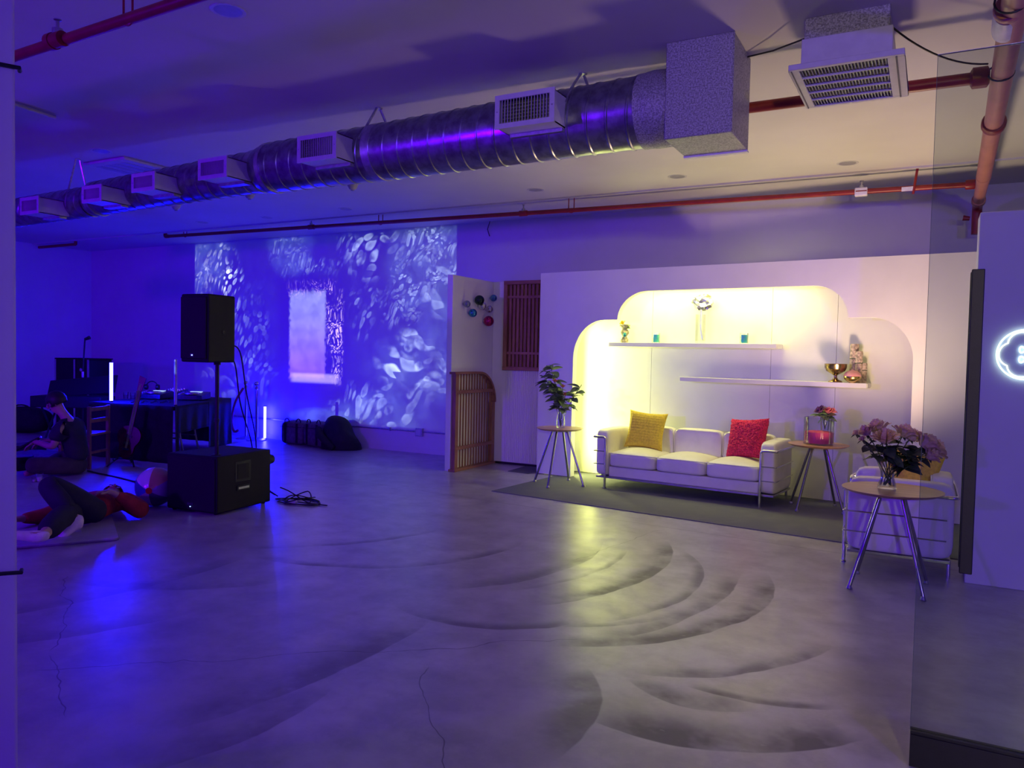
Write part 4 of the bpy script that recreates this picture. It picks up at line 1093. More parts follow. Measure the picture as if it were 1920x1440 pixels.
MB().lathe([(0, 0.001), (0.036, 0.001), (0.038, 0.006), (0.052, 0.17), (0.049, 0.17), (0.035, 0.01), (0, 0.008)], 28).build('glass', M_GLASS, t, smooth=50)
CARN1 = rose_mesh('bloom', 0.045, mat('purple_petal', (0.20, 0.06, 0.20), 0.6, var=0.3, scale=60), 6)
CARN2 = rose_mesh('bloom', 0.045, mat('coral_petal', (0.78, 0.22, 0.22), 0.6, var=0.2, scale=60), 6)
for i, (dx, dz, me, s_, lb) in enumerate(((-0.055, 0.195, CARN1, 1.0, 'dark purple carnation in the small tumbler, left'), (-0.025, 0.215, CARN1, 0.8, 'smaller purple carnation behind the left one'), (0.03, 0.19, CARN2, 1.0, 'coral pink carnation in the small tumbler, middle'), (0.075, 0.19, CARN2, 0.9, 'coral pink carnation in the small tumbler, right'))):
    head = vb+VR*dx+VF*(0.02*(i % 2))+Vector((0, 0, dz))
    flower('carnation', vb+Vector((0, 0, 0.012)), head, me, s_, (0.3-i*0.1, 0.3*(i-1.5), 0), 3, LEAF_A, lb, 'carnation', 'carnations in the small tumbler', 0.003, 90+i)

# ------------------------------------------------------------------ things on the shelves
def onset(px, py, v):
    d = sight(px, py); P0_ = SP+SN*v
    k = (P0_-Vector((0, 0, CAM_H))).dot(SN)/d.dot(SN)
    P = Vector((0, 0, CAM_H))+d*k-SP
    return P.dot(SU)
ZS1, ZS2 = 1.672, 1.282
# driftwood vase
p = S(onset(1171, 640, 0.33), 0.33, ZS1)
t = empty('driftwood_vase', p, SROT, 'rough driftwood vase with a yellow flower on the upper shelf', 'vase')
rnd = random.Random(11)
mb = MB(); prof = []
for k in range(11):
    prof.append((0.038+0.012*math.sin(k*1.3)+(0.018 if k > 8 else 0), k*0.0205))
mb.lathe([(0.0, 0.0)]+prof+[(0.02, 0.205), (0.02, 0.03), (0, 0.03)], 18)
mb.v = [(x*(1+rnd.uniform(-.16, .16)), y*(1+rnd.uniform(-.16, .16)), z+(rnd.uniform(-.006, .02) if z > 0.18 else 0)) for x, y, z in mb.v]
mb.build('body', mat('driftwood', (0.34, 0.29, 0.22), 0.8, var=0.5, scale=50, bump=0.5, bscale=60), t)
M_GEM = mat('teal_agate', (0.05, 0.30, 0.33), 0.15, var=0.5, scale=40)
MB().ball((0.02, -0.045, 0.095), 0.024, 12, 8, (1, 0.5, 1.2)).build('stone', M_GEM, t)
YB = rose_mesh('bloom', 0.032, mat('yellow_petal', (0.80, 0.55, 0.02), 0.6, var=0.15), 4)
flower('yellow_flower', p+Vector((0, 0, 0.04)), p+SU*(-0.03)+Vector((0, 0, 0.235)), YB, 1.0, (0, -0.5, 0), 2, LEAF_A, 'yellow flower head in the driftwood vase', 'flower', None, 0.004, 5)
# teal candles
M_TEAL = mat('teal_wax', (0.10, 0.62, 0.58), 0.35, var=0.1, scale=30)
for px, lb, lip in ((1230, 'teal candle glass on the upper shelf, left of the clear vase', 0), (1395, 'darker teal candle glass on the upper shelf, right of the clear vase', 1)):
    p = S(onset(px, 641, 0.33), 0.33, ZS1)
    t = empty('candle_glass', p, SROT, lb, 'candle', 'teal candles on the upper shelf')
    MB().lathe([(0, 0.0005), (0.044, 0.0005), (0.047, 0.004), (0.047, 0.118), (0.044, 0.118), (0.044, 0.008), (0, 0.008)], 28).build('glass', M_GLASS, t, smooth=40)
    MB().lathe([(0, 0.009), (0.043, 0.009), (0.043, 0.098), (0, 0.098)], 28).build('wax', M_TEAL if not lip else mat('teal_wax_dark', (0.06, 0.45, 0.50), 0.35, var=0.1), t, smooth=40)
    MB().tube([(0, 0, 0.098), (0.002, 0, 0.11)], 0.0015, 6).build('wick', M_BLACK, t)
# clear square vase with foil rose
p = S(onset(1313, 641, 0.33), 0.33, ZS1)
t = empty('square_vase', p, SROT, 'tall clear square glass vase at the centre of the upper shelf', 'vase')
mb = MB()
w = 0.045; H = 0.33
mb.box(-w, w, -w, w, 0, 0.03)
for (a, b, c, d) in ((-w, -w+0.004, -w, w), (w-0.004, w, -w, w), (-w+0.004, w-0.004, -w, -w+0.004), (-w+0.004, w-0.004, w-0.004, w)): mb.box(a, b, c, d, 0.03, H)
mb.build('glass', M_GLASS, t)
M_FOILC = mat('crumpled_foil', (0.70, 0.72, 0.76), 0.30, 0.9, var=0.1)
t = empty('foil_rose', p+Vector((0, 0, 0.032)), SROT, 'crumpled silver foil rose standing in the square vase', 'ornament')
rnd = random.Random(4)
MB().tube([(0.03, 0, 0.0), (0.005, 0, 0.12), (0.0, 0, 0.25), (0.004, 0, 0.36)], [0.008, 0.009, 0.011, 0.012], 8).build('stem', M_FOILC, t)
mb = MB().ball((0.015, 0, 0.44), 0.085, 18, 12, (1.25, 0.9, 0.95))
mb.v = [(x+rnd.uniform(-.022, .022), y+rnd.uniform(-.022, .022), z+rnd.uniform(-.022, .022)) for x, y, z in mb.v]
mb.v = [(x, y, z) for x, y, z in mb.v]
mb.build('crumpled_head', M_FOILC, t, smooth=10)
MB().tube([(-0.07, 0, 0.47), (-0.105, 0, 0.495), (-0.10, 0, 0.52)], [0.02, 0.012, 0.003], 7).build('foil_petal', M_FOILC, t, smooth=10)
# brass goblet
M_BRASS = mat('aged_brass', (0.45, 0.33, 0.17), 0.22, 1.0, var=0.2, scale=20)
p = S(onset(1566, 714, 0.28), 0.28, ZS2)
t = empty('brass_goblet', p, SROT, 'fluted brass footed bowl on the lower shelf', 'bowl')
mb = MB().lathe([(0, 0.0), (0.066, 0.0), (0.070, 0.006), (0.062, 0.016), (0.03, 0.028), (0.016, 0.05), (0.018, 0.07), (0.045, 0.088), (0.088, 0.115), (0.104, 0.15), (0.108, 0.185), (0.112, 0.19), (0.104, 0.192), (0.098, 0.15), (0.08, 0.118), (0.0, 0.098)], 64)
def flute(v):
    x, y, z = v; r = math.hypot(x, y)
    if 0.1 < z < 0.178 and r > 0.07:
        k = 1+0.03*math.cos(28*math.atan2(y, x)); return (x*k, y*k, z)
    return v
mb.v = [flute(v) for v in mb.v]
mb.build('bowl', M_BRASS, t, smooth=50)
# pink and gold globe candle
p = S(onset(1598, 717, 0.25), 0.25, ZS2)
t = empty('globe_candle', p, SROT, 'round pink candle in a gold bowl on the lower shelf', 'candle')
r = 0.085
MB().lathe([(0, 0.0), (0.03, 0.0)]+[(r*math.sin(a), r*0.78-r*0.78*math.cos(a)) for a in [R_(24+k*6) for k in range(12)]]+[(0, 0.066)], 36).build('gold_bowl', mat('satin_gold', (0.60, 0.44, 0.16), 0.25, 1.0, var=0.1), t, smooth=50)
MB().lathe([(0, 0.064), (r, 0.0665), (0.084, 0.075), (0.072, 0.1), (0.045, 0.12), (0.014, 0.128), (0.008, 0.136), (0, 0.137)], 36).build('pink_dome', mat('pink_wax', (0.85, 0.36, 0.36), 0.4, var=0.05), t, smooth=50)
# birch bark vases
M_BIRCH = mat('birch_bark', (0.52, 0.40, 0.33), 0.75, var=0.45, scale=45, bump=0.4, bscale=50)
for px, v, H, r, lb in ((1600, 0.385, 0.40, 0.042, 'tallest of three bark-covered pillars on the lower shelf'), (1609, 0.36, 0.325, 0.036, 'middle-height bark-covered pillar on the lower shelf'), (1618, 0.39, 0.205, 0.034, 'shortest bark-covered pillar at the shelf end')):
    p = S(onset(px, 715, v), v, ZS2)
    t = empty('bark_pillar', p, SROT, lb, 'vase', 'bark pillars on the lower shelf')
    mb = MB().lathe([(0, 0)]+[(r*(1+0.05*math.sin(k*2.1)), H*k/14) for k in range(15)]+[(r*0.75, H), (r*0.7, H-0.03), (0, H-0.03)], 20)
    rnd = random.Random(px)
    mb.v = [(x*(1+rnd.uniform(-.05, .05)), y*(1+rnd.uniform(-.05, .05)), z) for x, y, z in mb.v]
    mb.build('body', M_BIRCH, t)
    MB().tube([(r*1.02*math.cos(a), r*1.02*math.sin(a), H*0.62) for a in [2*math.pi*k/18 for k in range(18)]], 0.004, 6, closed=True).build('twine', M_STEM, t)

# ------------------------------------------------------------------ sound system
SUBR = R_(5)
t = empty('subwoofer', (-5.557, 4.739, 0), SUBR, 'large black subwoofer cabinet on the floor carrying the pole speaker', 'subwoofer')
SW, SD, SH = 0.60, 0.71, 0.53
MB().box(-SW, 0, 0.006, SD, 0.015, SH).build('cabinet', M_BLACKT, t, bevel=0.014, bseg=3)
MB().box(-SW+0.015, -0.015, -0.006, 0.004, 0.03, SH-0.02).build('grille', M_GRILLE, t, bevel=0.004)
MB().box(-SW/2-0.035, -SW/2+0.035, -0.010, -0.006, 0.075, 0.095).build('badge', M_STEEL, t)
MB().lathe([(0, -0.012), (0.004, -0.012), (0.004, -0.006)], 8, 'y', org=(-SW/2, 0, 0.06)).build('status_led', emit('led_blue', (0.2, 0.3, 1.0), 6.0), t)
hp = MB()
hp.box(0.0, 0.004, 0.23, 0.43, 0.27, 0.46)
hp.build('handle_plate', M_BLACK, t, bevel=0.003)
MB().box(0.003, 0.007, 0.255, 0.405, 0.295, 0.435).build('handle_pocket', mat('pocket_black', (0.003, 0.003, 0.004), 0.7), t)
MB().box(0.004, 0.012, 0.25, 0.41, 0.19, 0.235).build('lower_slot', M_BLACK, t, bevel=0.003)
MB().box(0.010, 0.016, 0.262, 0.398, 0.203, 0.222).build('slot_bar', M_STEEL, t)
MB().lathe([(0.0, SD), (0.045, SD), (0.05, SD+0.05), (0.045, SD+0.075), (0, SD+0.08)], 18, 'y', org=(-0.06, 0, 0.42)).build('caster', M_BLACK, t)
MB().lathe([(0.045, SH), (0.042, SH+0.006), (0.022, SH+0.008)], 20, org=(-0.118, 0.115, 0)).build('pole_cup', M_BLACK, t)
for x in (-SW+0.05, -0.05):
    for y in (0.05, SD-0.05): MB().lathe([(0.018, 0.0), (0.022, 0.016)], 12, org=(x, y, 0)).build('rubber_foot', M_BLACK, t)
PP = Vector((-5.678, 4.846, SH))
t = empty('speaker_pole', PP, SUBR, 'black steel pole rising from the subwoofer', 'speaker pole')
MB().tube([(0, 0, 0.0), (0, 0, 0.87)], 0.0175, 14).build('lower_tube', M_BLACK, t)
MB().tube([(0, 0, 0.30), (0, 0, 0.33)], 0.024, 14).build('collar', M_BLACK, t)
t = empty('loudspeaker', PP+Vector((0.0, 0, 0.845)), SUBR, 'black powered loudspeaker held up on the pole', 'loudspeaker')
H = 0.60
body = [(-0.185, -0.245), (0.135, -0.245), (0.125, 0.08), (0.085, 0.115), (-0.14, 0.115), (-0.175, 0.08)]
MB().prism(body, 0.0, H).build('cabinet', M_BLACKT, t, bevel=0.016, bseg=3)
MB().box(-0.172, 0.122, -0.262, -0.246, 0.03, H-0.025).build('grille', M_GRILLE, t, bevel=0.012)
MB().box(-0.05, -0.015, -0.266, -0.262, 0.05, 0.075).build('badge', M_STEEL, t)
MB().lathe([(0, -0.27), (0.005, -0.269), (0.005, -0.262)], 8, 'y', org=(-0.03, 0, 0.062)).build('status_led', MATS['led_blue'], t)
MB().lathe([(0.016, 0.0), (0.016, 0.004), (0.006, 0.004), (0.006, 0.001), (0, 0.001)], 18, 'x', org=(0.1305, -0.06, 0.27)).build('rigging_point', M_BLACK, t)
MB().tube([(0, 0, -0.025), (0, 0, 0.02)], 0.03, 16).build('pole_socket', M_BLACK, t)
# cables hanging from the speaker
A_ = Vector(t.location)
def cable(name, pts, r, label, n=8, cat='cable'):
    P = [Vector(p) for p in pts]
    out_ = []
    for i in range(len(P)-1):
        p0 = P[max(i-1, 0)]; p1 = P[i]; p2 = P[i+1]; p3 = P[min(i+2, len(P)-1)]
        for k in range(n):
            f = k/n
            out_.append(0.5*((2*p1)+(p2-p0)*f+(2*p0-5*p1+4*p2-p3)*f*f+(3*p1-p0-3*p2+p3)*f**3))
    out_.append(P[-1])
    return tag(MB().tube(out_, r, 6).build(name, M_BLACK), label, cat)
q = [A_+Vector(v) for v in ((-0.02, 0.135, 0.16), (0.02, 0.24, 0.10), (-0.04, 0.38, -0.3), (-0.24, 0.68, -0.75), (-0.30, 0.76, -1.08))]
cable('speaker_cable', q+[Vector((-5.92, 5.64, 0.12)), Vector((-5.78, 5.70, 0.008))], 0.006, 'black speaker cable hanging behind the loudspeaker, outer loop')
q = [A_+Vector(v) for v in ((-0.04, 0.135, 0.08), (-0.02, 0.22, -0.02), (-0.10, 0.36, -0.4), (-0.30, 0.68, -0.8), (-0.34, 0.76, -1.08))]
cable('speaker_cable', q+[Vector((-6.0, 5.66, 0.12)), Vector((-5.86, 5.74, 0.008))], 0.006, 'black speaker cable hanging behind the loudspeaker, inner loop')
# cable heap with white plug
rnd = random.Random(9)
q = [Vector((-5.60, 5.55, 0.14)), Vector((-5.52, 5.60, 0.10))]
for k in range(16): q.append(Vector((-5.58+0.30*math.cos(k*1.9)*(0.4+0.04*k)+0.18, 5.62+0.16*math.sin(k*1.9), 0.010+0.10*max(0, math.sin(k*2.3))*(k < 9))))
q.append(Vector((-5.05, 5.62, 0.01)))
cable('power_cable', q, 0.006, 'tangled black power cable heaped beside the subwoofer', 6)
t = empty('plug', (-5.44, 5.56, 0.0), R_(20), 'white power plug lying in the cable heap', 'plug')
MB().box(-0.04, 0.04, -0.022, 0.022, 0.0, 0.03).build('body', M_TAPE, t, bevel=0.006)
for s in (-1, 1): MB().box(0.04, 0.058, s*0.009-0.003, s*0.009+0.003, 0.012, 0.018).build('prong', M_STEEL, t)

# beach ball
t = empty('beach_ball', (-6.38, 4.74, 0.185), 0, 'inflatable beach ball with tan, white and blue panels', 'beach ball')
BC = [(0.42, 0.28, 0.12), (0.62, 0.58, 0.62), (0.03, 0.05, 0.35), (0.30, 0.22, 0.30), (0.05, 0.04, 0.08), (0.20, 0.16, 0.26)]
axis_rot = (-VF*0.93+VR*0.1+Vector((0, 0, -0.05))).to_track_quat('Z', 'Y')
t.rotation_mode = 'QUATERNION'; t.rotation_quaternion = axis_rot
for k in range(6):
    mb = MB(); vs = []; fs = []; nu, nv = 8, 16
    for i in range(nu+1):
        for j in range(nv+1):
            a = R_(60*k+60*i/nu+30); b = R_(8+164*j/nv)
            rr = 0.183*(1-0.012*math.cos(3*(a-R_(60*k+60+0))) ** 6)
            vs.append((rr*math.sin(b)*math.cos(a), rr*math.sin(b)*math.sin(a), rr*math.cos(b)))
    for i in range(nu):
        for j in range(nv):
            a = i*(nv+1)+j; fs.append((a, a+nv+1, a+nv+2, a+1))
    mb._add(vs, fs).build('panel', mat('vinyl_%d' % k, BC[k], 0.15, var=0.04), t, smooth=60)
for s in (1, -1):
    MB().lathe([(0, s*0.1835), (0.015, s*0.1833), (0.030, s*0.181)], 20).build('end_disc', mat('vinyl_red', (0.42, 0.015, 0.02), 0.2), t, smooth=60)

# LED light tubes
E_TUBE = emit('led_tube_blue', (0.0022, 0.0020, 1.0), 640.0)
def led_tube(loc, L, label):
    t = empty('light_tube', loc, 0, label, 'light tube')
    MB().tube([(0, 0, 0.02), (0, 0, L-0.012)], 0.021, 14).build('tube', E_TUBE, t)
    MB().tube([(0, 0, 0.0), (0, 0, 0.02)], 0.024, 14).build('base_cap', M_BLACK, t)
    MB().tube([(0, 0, L-0.012), (0, 0, L)], 0.023, 14).build('top_cap', M_BLACK, t)
led_tube((-9.62, 6.47, 0.752), 0.54, 'glowing blue-white light tube standing on the equipment table')
led_tube((-9.72, 9.28, 0.0), 0.56, 'glowing blue-white light tube on the floor by the back wall')
t = empty('unlit_tube', (-8.50, 6.60, 0.752), 0, 'unlit clear tube standing at the table corner', 'light tube')
MB().tube([(0, 0, 0.015), (0, 0, 0.58)], 0.018, 14).build('tube', mat('frosted_tube', (0.45, 0.45, 0.5), 0.2, var=0.1), t)
MB().tube([(0, 0, 0.0), (0, 0, 0.015)], 0.022, 14).build('base_cap', M_BLACK, t)
MB().tube([(0, 0, 0.58), (0, 0, 0.595)], 0.019, 14).build('top_cap', M_STEEL, t)

# equipment table with black cloth
TC, TL, TL2, TR_ = Vector((-8.40, 6.50, 0)), Vector((-9.92, 6.36, 0)), Vector((-10.4, 8.1, 0)), Vector((-9.32, 8.2, 0))
t = empty('equipment_table', TC, 0, 'folding tables under a black cloth holding the sound gear', 'table')
def rel(v): return Vector(v)-TC
tp = [rel(p) for p in (TC, TL, TL2, TR_)]
MB().prism([(p.x, p.y) for p in tp], 0.70, 0.735).build('tabletop', M_BLACK, t)
cl = MB().prism([(p.x*1.005, p.y*1.005) for p in tp], 0.736, 0.75)
cl.build('cloth_top', M_CLOTHB, t, bevel=0.01)
def drape(a, b, f0, f1, z0, amp=0.010, n=60, waves=6):
    a, b = Vector(a), Vector(b); d = b-a; nrm = Vector((d.y, -d.x, 0)).normalized()
    if nrm.dot(-(rel((-9.4, 7.3, 0)))) < 0 and False: nrm = -nrm
    ctr = rel((-9.4, 7.3, 0))
    if nrm.dot(ctr-a) > 0: nrm = -nrm
    vs, fs = [], []
    m = 8
    for i in range(n+1):
        f = f0+(f1-f0)*i/n
        for j in range(m+1):
            g = j/m
            off = 0.012+amp*(0.3+g)*(1+math.sin(f*waves*6.283+math.sin(g*2)))*0.6
            p = a+d*f+nrm*off
            vs.append((p.x, p.y, 0.75+(z0-0.75)*g))
    for i in range(n):
        for j in range(m):
            q = i*(m+1)+j; fs.append((q, q+m+1, q+m+2, q+1))
    return MB()._add(vs, fs)
drape(tp[0], tp[1], 0, 1, 0.02).build('cloth_front', M_CLOTHB, t, solid=0.004)
drape(tp[0], tp[3], 0, 0.06, 0.02, waves=30).build('cloth_side', M_CLOTHB, t, solid=0.004)
drape(tp[0], tp[3], 0.05, 0.56, 0.40, 0.008).build('cloth_side', M_CLOTHB, t, solid=0.004)
drape(tp[0], tp[3], 0.55, 1.0, 0.06, 0.012).build('cloth_side', M_CLOTHB, t, solid=0.004)
drape(tp[3], tp[2], 0, 1.0, 0.06, 0.012).build('cloth_back', M_CLOTHB, t, solid=0.004)
e1 = (tp[3]-tp[0]).normalized(); e2 = (tp[1]-tp[0]).normalized()
for off in (0.12, 0.60):
    for k, f in enumerate((0.2, 0.5)):
        a_ = e1*f*1.7+e2*off*0.6
    l0 = e1*(0.22+off)+e2*0.10; l1 = e1*(0.22+off)+e2*0.62
    for L_ in (l0, l1):
        MB().tube(bend([(L_.x, L_.y, 0.70), (L_.x, L_.y, 0.36), (L_.x+e1.x*0.16, L_.y+e1.y*0.16, 0.0)], 0.05), 0.013, 8).build('leg', M_STEEL, t)
    MB().tube([(l0.x, l0.y, 0.30), (l1.x, l1.y, 0.30)], 0.010, 8).build('leg_brace', M_STEEL, t)
# players and mixer
M_DECK = mat('deck_dark', (0.03, 0.03, 0.035), 0.3, 0.3, var=0.2, scale=30)
def deck(px, py, label, rz):
    p = FL(px, py, 0.752); p.z = 0.7515
    t = empty('media_player', p, rz, label, 'media player', 'players on the equipment table')
    MB().prism([(-0.16, 0.012), (0.16, 0.012), (0.16, 0.115), (-0.16, 0.075)], -0.19, 0.19, 'x').build('case', M_DECK, t, bevel=0.006)
    jog = MB().lathe([(0, 0.014), (0.07, 0.014), (0.10, 0.010), (0.106, 0.0), (0.106, -0.01)], 32).build('jog_wheel', M_STEEL, t); jog.location = (0, -0.03, 0.100); jog.rotation_euler = (0, 0, 0)
    MB().box(-0.08, 0.08, 0.085, 0.15, 0.105, 0.118).build('display', emit('deck_display', (0.35, 0.5, 1.0), 1.2), t)
    for k in range(4): MB().lathe([(0.014, 0.0), (0.014, 0.012), (0, 0.013)], 12, org=(-0.155, -0.10+k*0.045, 0.082+k*0.006)).build('button', M_STEEL, t)
    for x in (-0.15, 0.15):
        for y in (-0.12, 0.12): MB().lathe([(0.016, 0), (0.018, 0.013)], 10, org=(x, y, 0)).build('foot', M_BLACK, t)
deck(290, 748, 'silver-topped media player, left one on the equipment table', R_(20))
deck(362, 750, 'silver-topped media player, right one on the equipment table', R_(28))
p = FL(325, 745, 0.752); p.z = 0.7515
t = empty('mixer', p+Vector((-0.12, 0.12, 0)), R_(24), 'compact mixer with chrome knobs between the two players', 'mixer')
MB().prism([(-0.17, 0.0), (0.17, 0.0), (0.17, 0.11), (-0.17, 0.085)], -0.13, 0.13, 'x').build('case', M_DECK, t, bevel=0.005)
kn = MB().lathe([(0.011, 0), (0.009, 0.02), (0, 0.021)], 10).build('knob', M_CHROME, t); kn.location = (-0.09, -0.1, 0.09)
for i in range(4):
    for j in range(4):
        if i or j: put('knob', kn.data, t, (-0.09+i*0.06, -0.1+j*0.07, 0.09+j*0.005))
for i in range(3): MB().box(-0.075+i*0.075-0.01, -0.075+i*0.075+0.01, -0.155, -0.125, 0.088, 0.104).build('fader', M_CHROME, t)
# headphones on the left player
p = FL(283, 722, 0.90); 
t = empty('headphones', FL(285, 744, 0.752)+Vector((0.0, 0.0, 0.113)), R_(30), 'black headphones lying on the left media player', 'headphones')
MB().tube([(0.085*math.cos(a), 0.0, 0.035+0.085*math.sin(a)) for a in [math.pi*k/14 for k in range(15)]], 0.009, 8).build('headband', M_BLACK, t)
for s in (-1, 1): MB().lathe([(0.0, -0.02), (0.038, -0.02), (0.042, 0.0), (0.038, 0.02), (0, 0.02)], 16, 'x', org=(s*0.085, 0, 0.035)).build('ear_cup', M_BLACK, t)
# little glass tumblers and coiled leads at the table's left
for i, (px, py) in enumerate(((236, 748), (249, 749), (260, 746))):
    p = FL(px, py, 0.752); p.z = 0.7515
    t = empty('tumbler', p, 0, ('leftmost', 'middle', 'rightmost')[i]+' of three small glasses on the equipment table', 'glass', 'glasses on the equipment table')
    MB().lathe([(0, 0.001), (0.03, 0.001), (0.038, 0.10), (0.036, 0.10), (0.028, 0.006), (0, 0.005)], 16).build('wall', M_GLASS, t)
    MB().lathe([(0, 0.007), (0.027, 0.007), (0.033, 0.06), (0, 0.06)], 16).build('drink', MATS['vase_water'], t)
q = [FL(240+6*k, 753+2*math.sin(k*2), 0.758) for k in range(14)]
cable('audio_lead', q, 0.005, 'black audio lead lying along the table edge')

# guitar on a stand in front of the table
gp = Vector((-8.86, 6.14, 0))
t = empty('electric_guitar', gp+Vector((0, 0, 0.10)), R_(35), 'dark red electric guitar resting on a floor stand', 'guitar')
M_GTR = mat('cherry_lacquer', (0.07, 0.008, 0.02), 0.2, var=0.3, scale=8)
bo = []
for k in range(40):
    a = 2*math.pi*k/40
    r = 0.155+0.035*math.cos(2*a)-0.02*math.cos(a*1.0)+0.02*math.cos(3*a)
    bo.append((r*math.sin(a), 0.20-r*1.1*math.cos(a)))
g = MB().prism(bo, -0.022, 0.022, 'y').build('body', M_GTR, t, bevel=0.006); 
MB().box(-0.028, 0.028, -0.03, -0.005, 0.30, 0.86).build('neck', mat('dark_neck', (0.05, 0.02, 0.02), 0.4), t, bevel=0.004)
MB().prism([(-0.03, 0.86), (0.03, 0.86), (0.05, 1.03), (-0.035, 1.05)], -0.026, -0.010, 'y').build('headstock', M_GTR, t)
for k in range(6): MB().tube([(-0.012+k*0.0048, -0.033, 0.12), (-0.012+k*0.0048, -0.033, 0.95)], 0.0008, 4).build('string', M_STEEL, t)
MB().box(-0.04, 0.04, -0.034, -0.022, 0.10, 0.125).build('bridge', M_CHROME, t)
for z in (0.17, 0.26): MB().box(-0.04, 0.04, -0.03, -0.022, z, z+0.03).build('pickup', M_BLACK, t)
for ch in (): pass
t2 = empty('guitar_stand', gp, R_(35), 'black tubular guitar stand', 'stand')
for s in (-1, 1):
    MB().tube(bend([(s*0.16, -0.14, 0.01), (s*0.09, 0.0, 0.09), (s*0.02, 0.10, 0.45)], 0.05), 0.010, 8).build('leg', M_BLACK, t2)
    MB().tube([(s*0.09, 0.0, 0.085), (s*0.10, -0.085, 0.078), (s*0.10, -0.10, 0.10)], 0.010, 8).build('cradle_arm', M_BLACK, t2)
MB().tube([(0, 0.10, 0.45), (0, 0.22, 0.01)], 0.010, 8).build('rear_leg', M_BLACK, t2)
MB().tube([(-0.09, 0.0, 0.09), (0.09, 0.0, 0.09)], 0.009, 8).build('cross_bar', M_BLACK, t2)

gt_ = [o for o in COL.objects if o.name.startswith('electric_guitar')][0]; gt_.rotation_euler = (R_(-6), R_(10), R_(30))
# wooden chair behind the seated person
t = empty('wooden_chair', (-9.19, 5.83, 0), R_(-66), 'plain wooden chair standing behind the seated musician', 'chair')
MB().box(-0.21, 0.21, -0.21, 0.21, 0.40, 0.43).build('seat', M_PINE, t, bevel=0.008)
for x in (-0.19, 0.19):
    MB().box(x-0.018, x+0.018, -0.20, -0.164, 0, 0.40).build('leg', M_PINE, t)
    MB().box(x-0.018, x+0.018, 0.164, 0.20, 0, 0.76).build('leg', M_PINE, t)
for z in (0.70, 0.56): MB().box(-0.19, 0.19, 0.17, 0.192, z, z+0.05).build('back_rail', M_PINE, t, bevel=0.004)
for y in (-0.182, 0.182): MB().box(-0.17, 0.17, y-0.01, y+0.01, 0.18, 0.21).build('stretcher', M_PINE, t)

# stanchions with red rope
def stanchion(x, y, label):
    t = empty('stanchion', (x, y, 0), 0, label, 'stanchion', 'chrome rope posts by the back wall')
    MB().lathe([(0, 0), (0.16, 0), (0.16, 0.012), (0.10, 0.03), (0.03, 0.045), (0, 0.045)], 28).build('base', M_STEEL, t)
    MB().tube([(0, 0, 0.04), (0, 0, 0.88)], 0.022, 14).build('post', M_STEEL, t)
    MB().lathe([(0.022, 0.83), (0.034, 0.84), (0.034, 0.875), (0.022, 0.885)], 16).build('hook_ring', M_CHROME, t)
    MB().ball((0, 0, 0.93), 0.042, 18, 12).build('ball_finial', M_CHROME, t)
stanchion(-10.02, 9.15, 'chrome ball-top rope post left of the floor light tube')
stanchion(-9.72, 8.98+0.12, 'chrome ball-top rope post just behind the floor light tube')
M_ROPE = mat('red_velvet_rope', (0.30, 0.02, 0.05), 0.8, var=0.2, scale=60)
q = [Vector((-10.06, 9.12, 0.845)), Vector((-10.22, 9.10, 0.60)), Vector((-10.28, 9.08, 0.28)), Vector((-10.20, 9.06, 0.12)), Vector((-10.12, 9.08, 0.14))]
o = cable('velvet_rope', q, 0.019, 'red velvet rope hanging loose from the left chrome post', 10, 'rope'); o.data.materials.clear(); o.data.materials.append(M_ROPE)

# bags by the back wall
M_BAG = mat('grey_nylon', (0.10, 0.09, 0.11), 0.7, var=0.25, scale=20, bump=0.2, bscale=150)
M_BAG2 = mat('black_nylon', (0.012, 0.012, 0.014), 0.8, var=0.25, scale=14, bump=0.3, bscale=40)
def gear_bag(loc, rz, w, d, h, label, m):
    t = empty('gear_bag', loc, rz, label, 'bag')
    cushion(-w/2, w/2, -d/2, d/2, 0, h, 0.015, 10, e=6.0).build('body', m, t, smooth=60)
    for x in (-w*0.25, w*0.25):
        MB().box(x-0.018, x+0.018, -d/2-0.006, -d/2+0.002, 0.03, h-0.02).build('strap', M_BAG2, t)
        MB().tube([(x+ (w*0.08)*math.cos(a)*1.2, -d/2-0.01+0.05, h-0.01+0.06*math.sin(a)) for a in [math.pi*k/8 for k in range(9)]], 0.008, 6).build('handle', M_BAG2, t)
    MB().tube([(-w*0.46, -d/2-0.003, h*0.78), (w*0.46, -d/2-0.003, h*0.78)], 0.004, 6).build('zip', M_BAG2, t)
gear_bag((-8.87, 9.17, 0), R_(4), 0.46, 0.34, 0.36, 'grey soft gear bag with straps, left of the pair by the wall', M_BAG)
gear_bag((-8.38, 9.14, 0), R_(-5), 0.44, 0.34, 0.37, 'grey soft gear bag with straps, right of the pair by the wall', M_BAG)
t = empty('coat_heap', (-7.98, 9.10, 0), 0, 'black coat slumped over a bag beside the gear bags', 'coat')
mb = MB().ball((0, 0, 0.0), 0.30, 36, 20, (1.15, 0.85, 1.55))
rnd = random.Random(2)
def lump(v):
    x, y, z = v
    k = 1+0.10*math.sin(7*x+3*z)+0.08*math.sin(11*y+5*x+9*z)+0.05*math.sin(17*z+4*y)
    return (x*k+0.10*max(0, 0.25-z), y*k, max(0, z*k))
mb.v = [lump(v) for v in mb.v]
mb.build('coat', M_BAG2, t, smooth=60)
MB().tube([(-0.22, -0.20, 0.30), (-0.12, -0.27, 0.22), (0.05, -0.27, 0.10), (0.15, -0.26, 0.03)], [0.05, 0.06, 0.055, 0.04], 12).build('sleeve', M_BAG2, t)

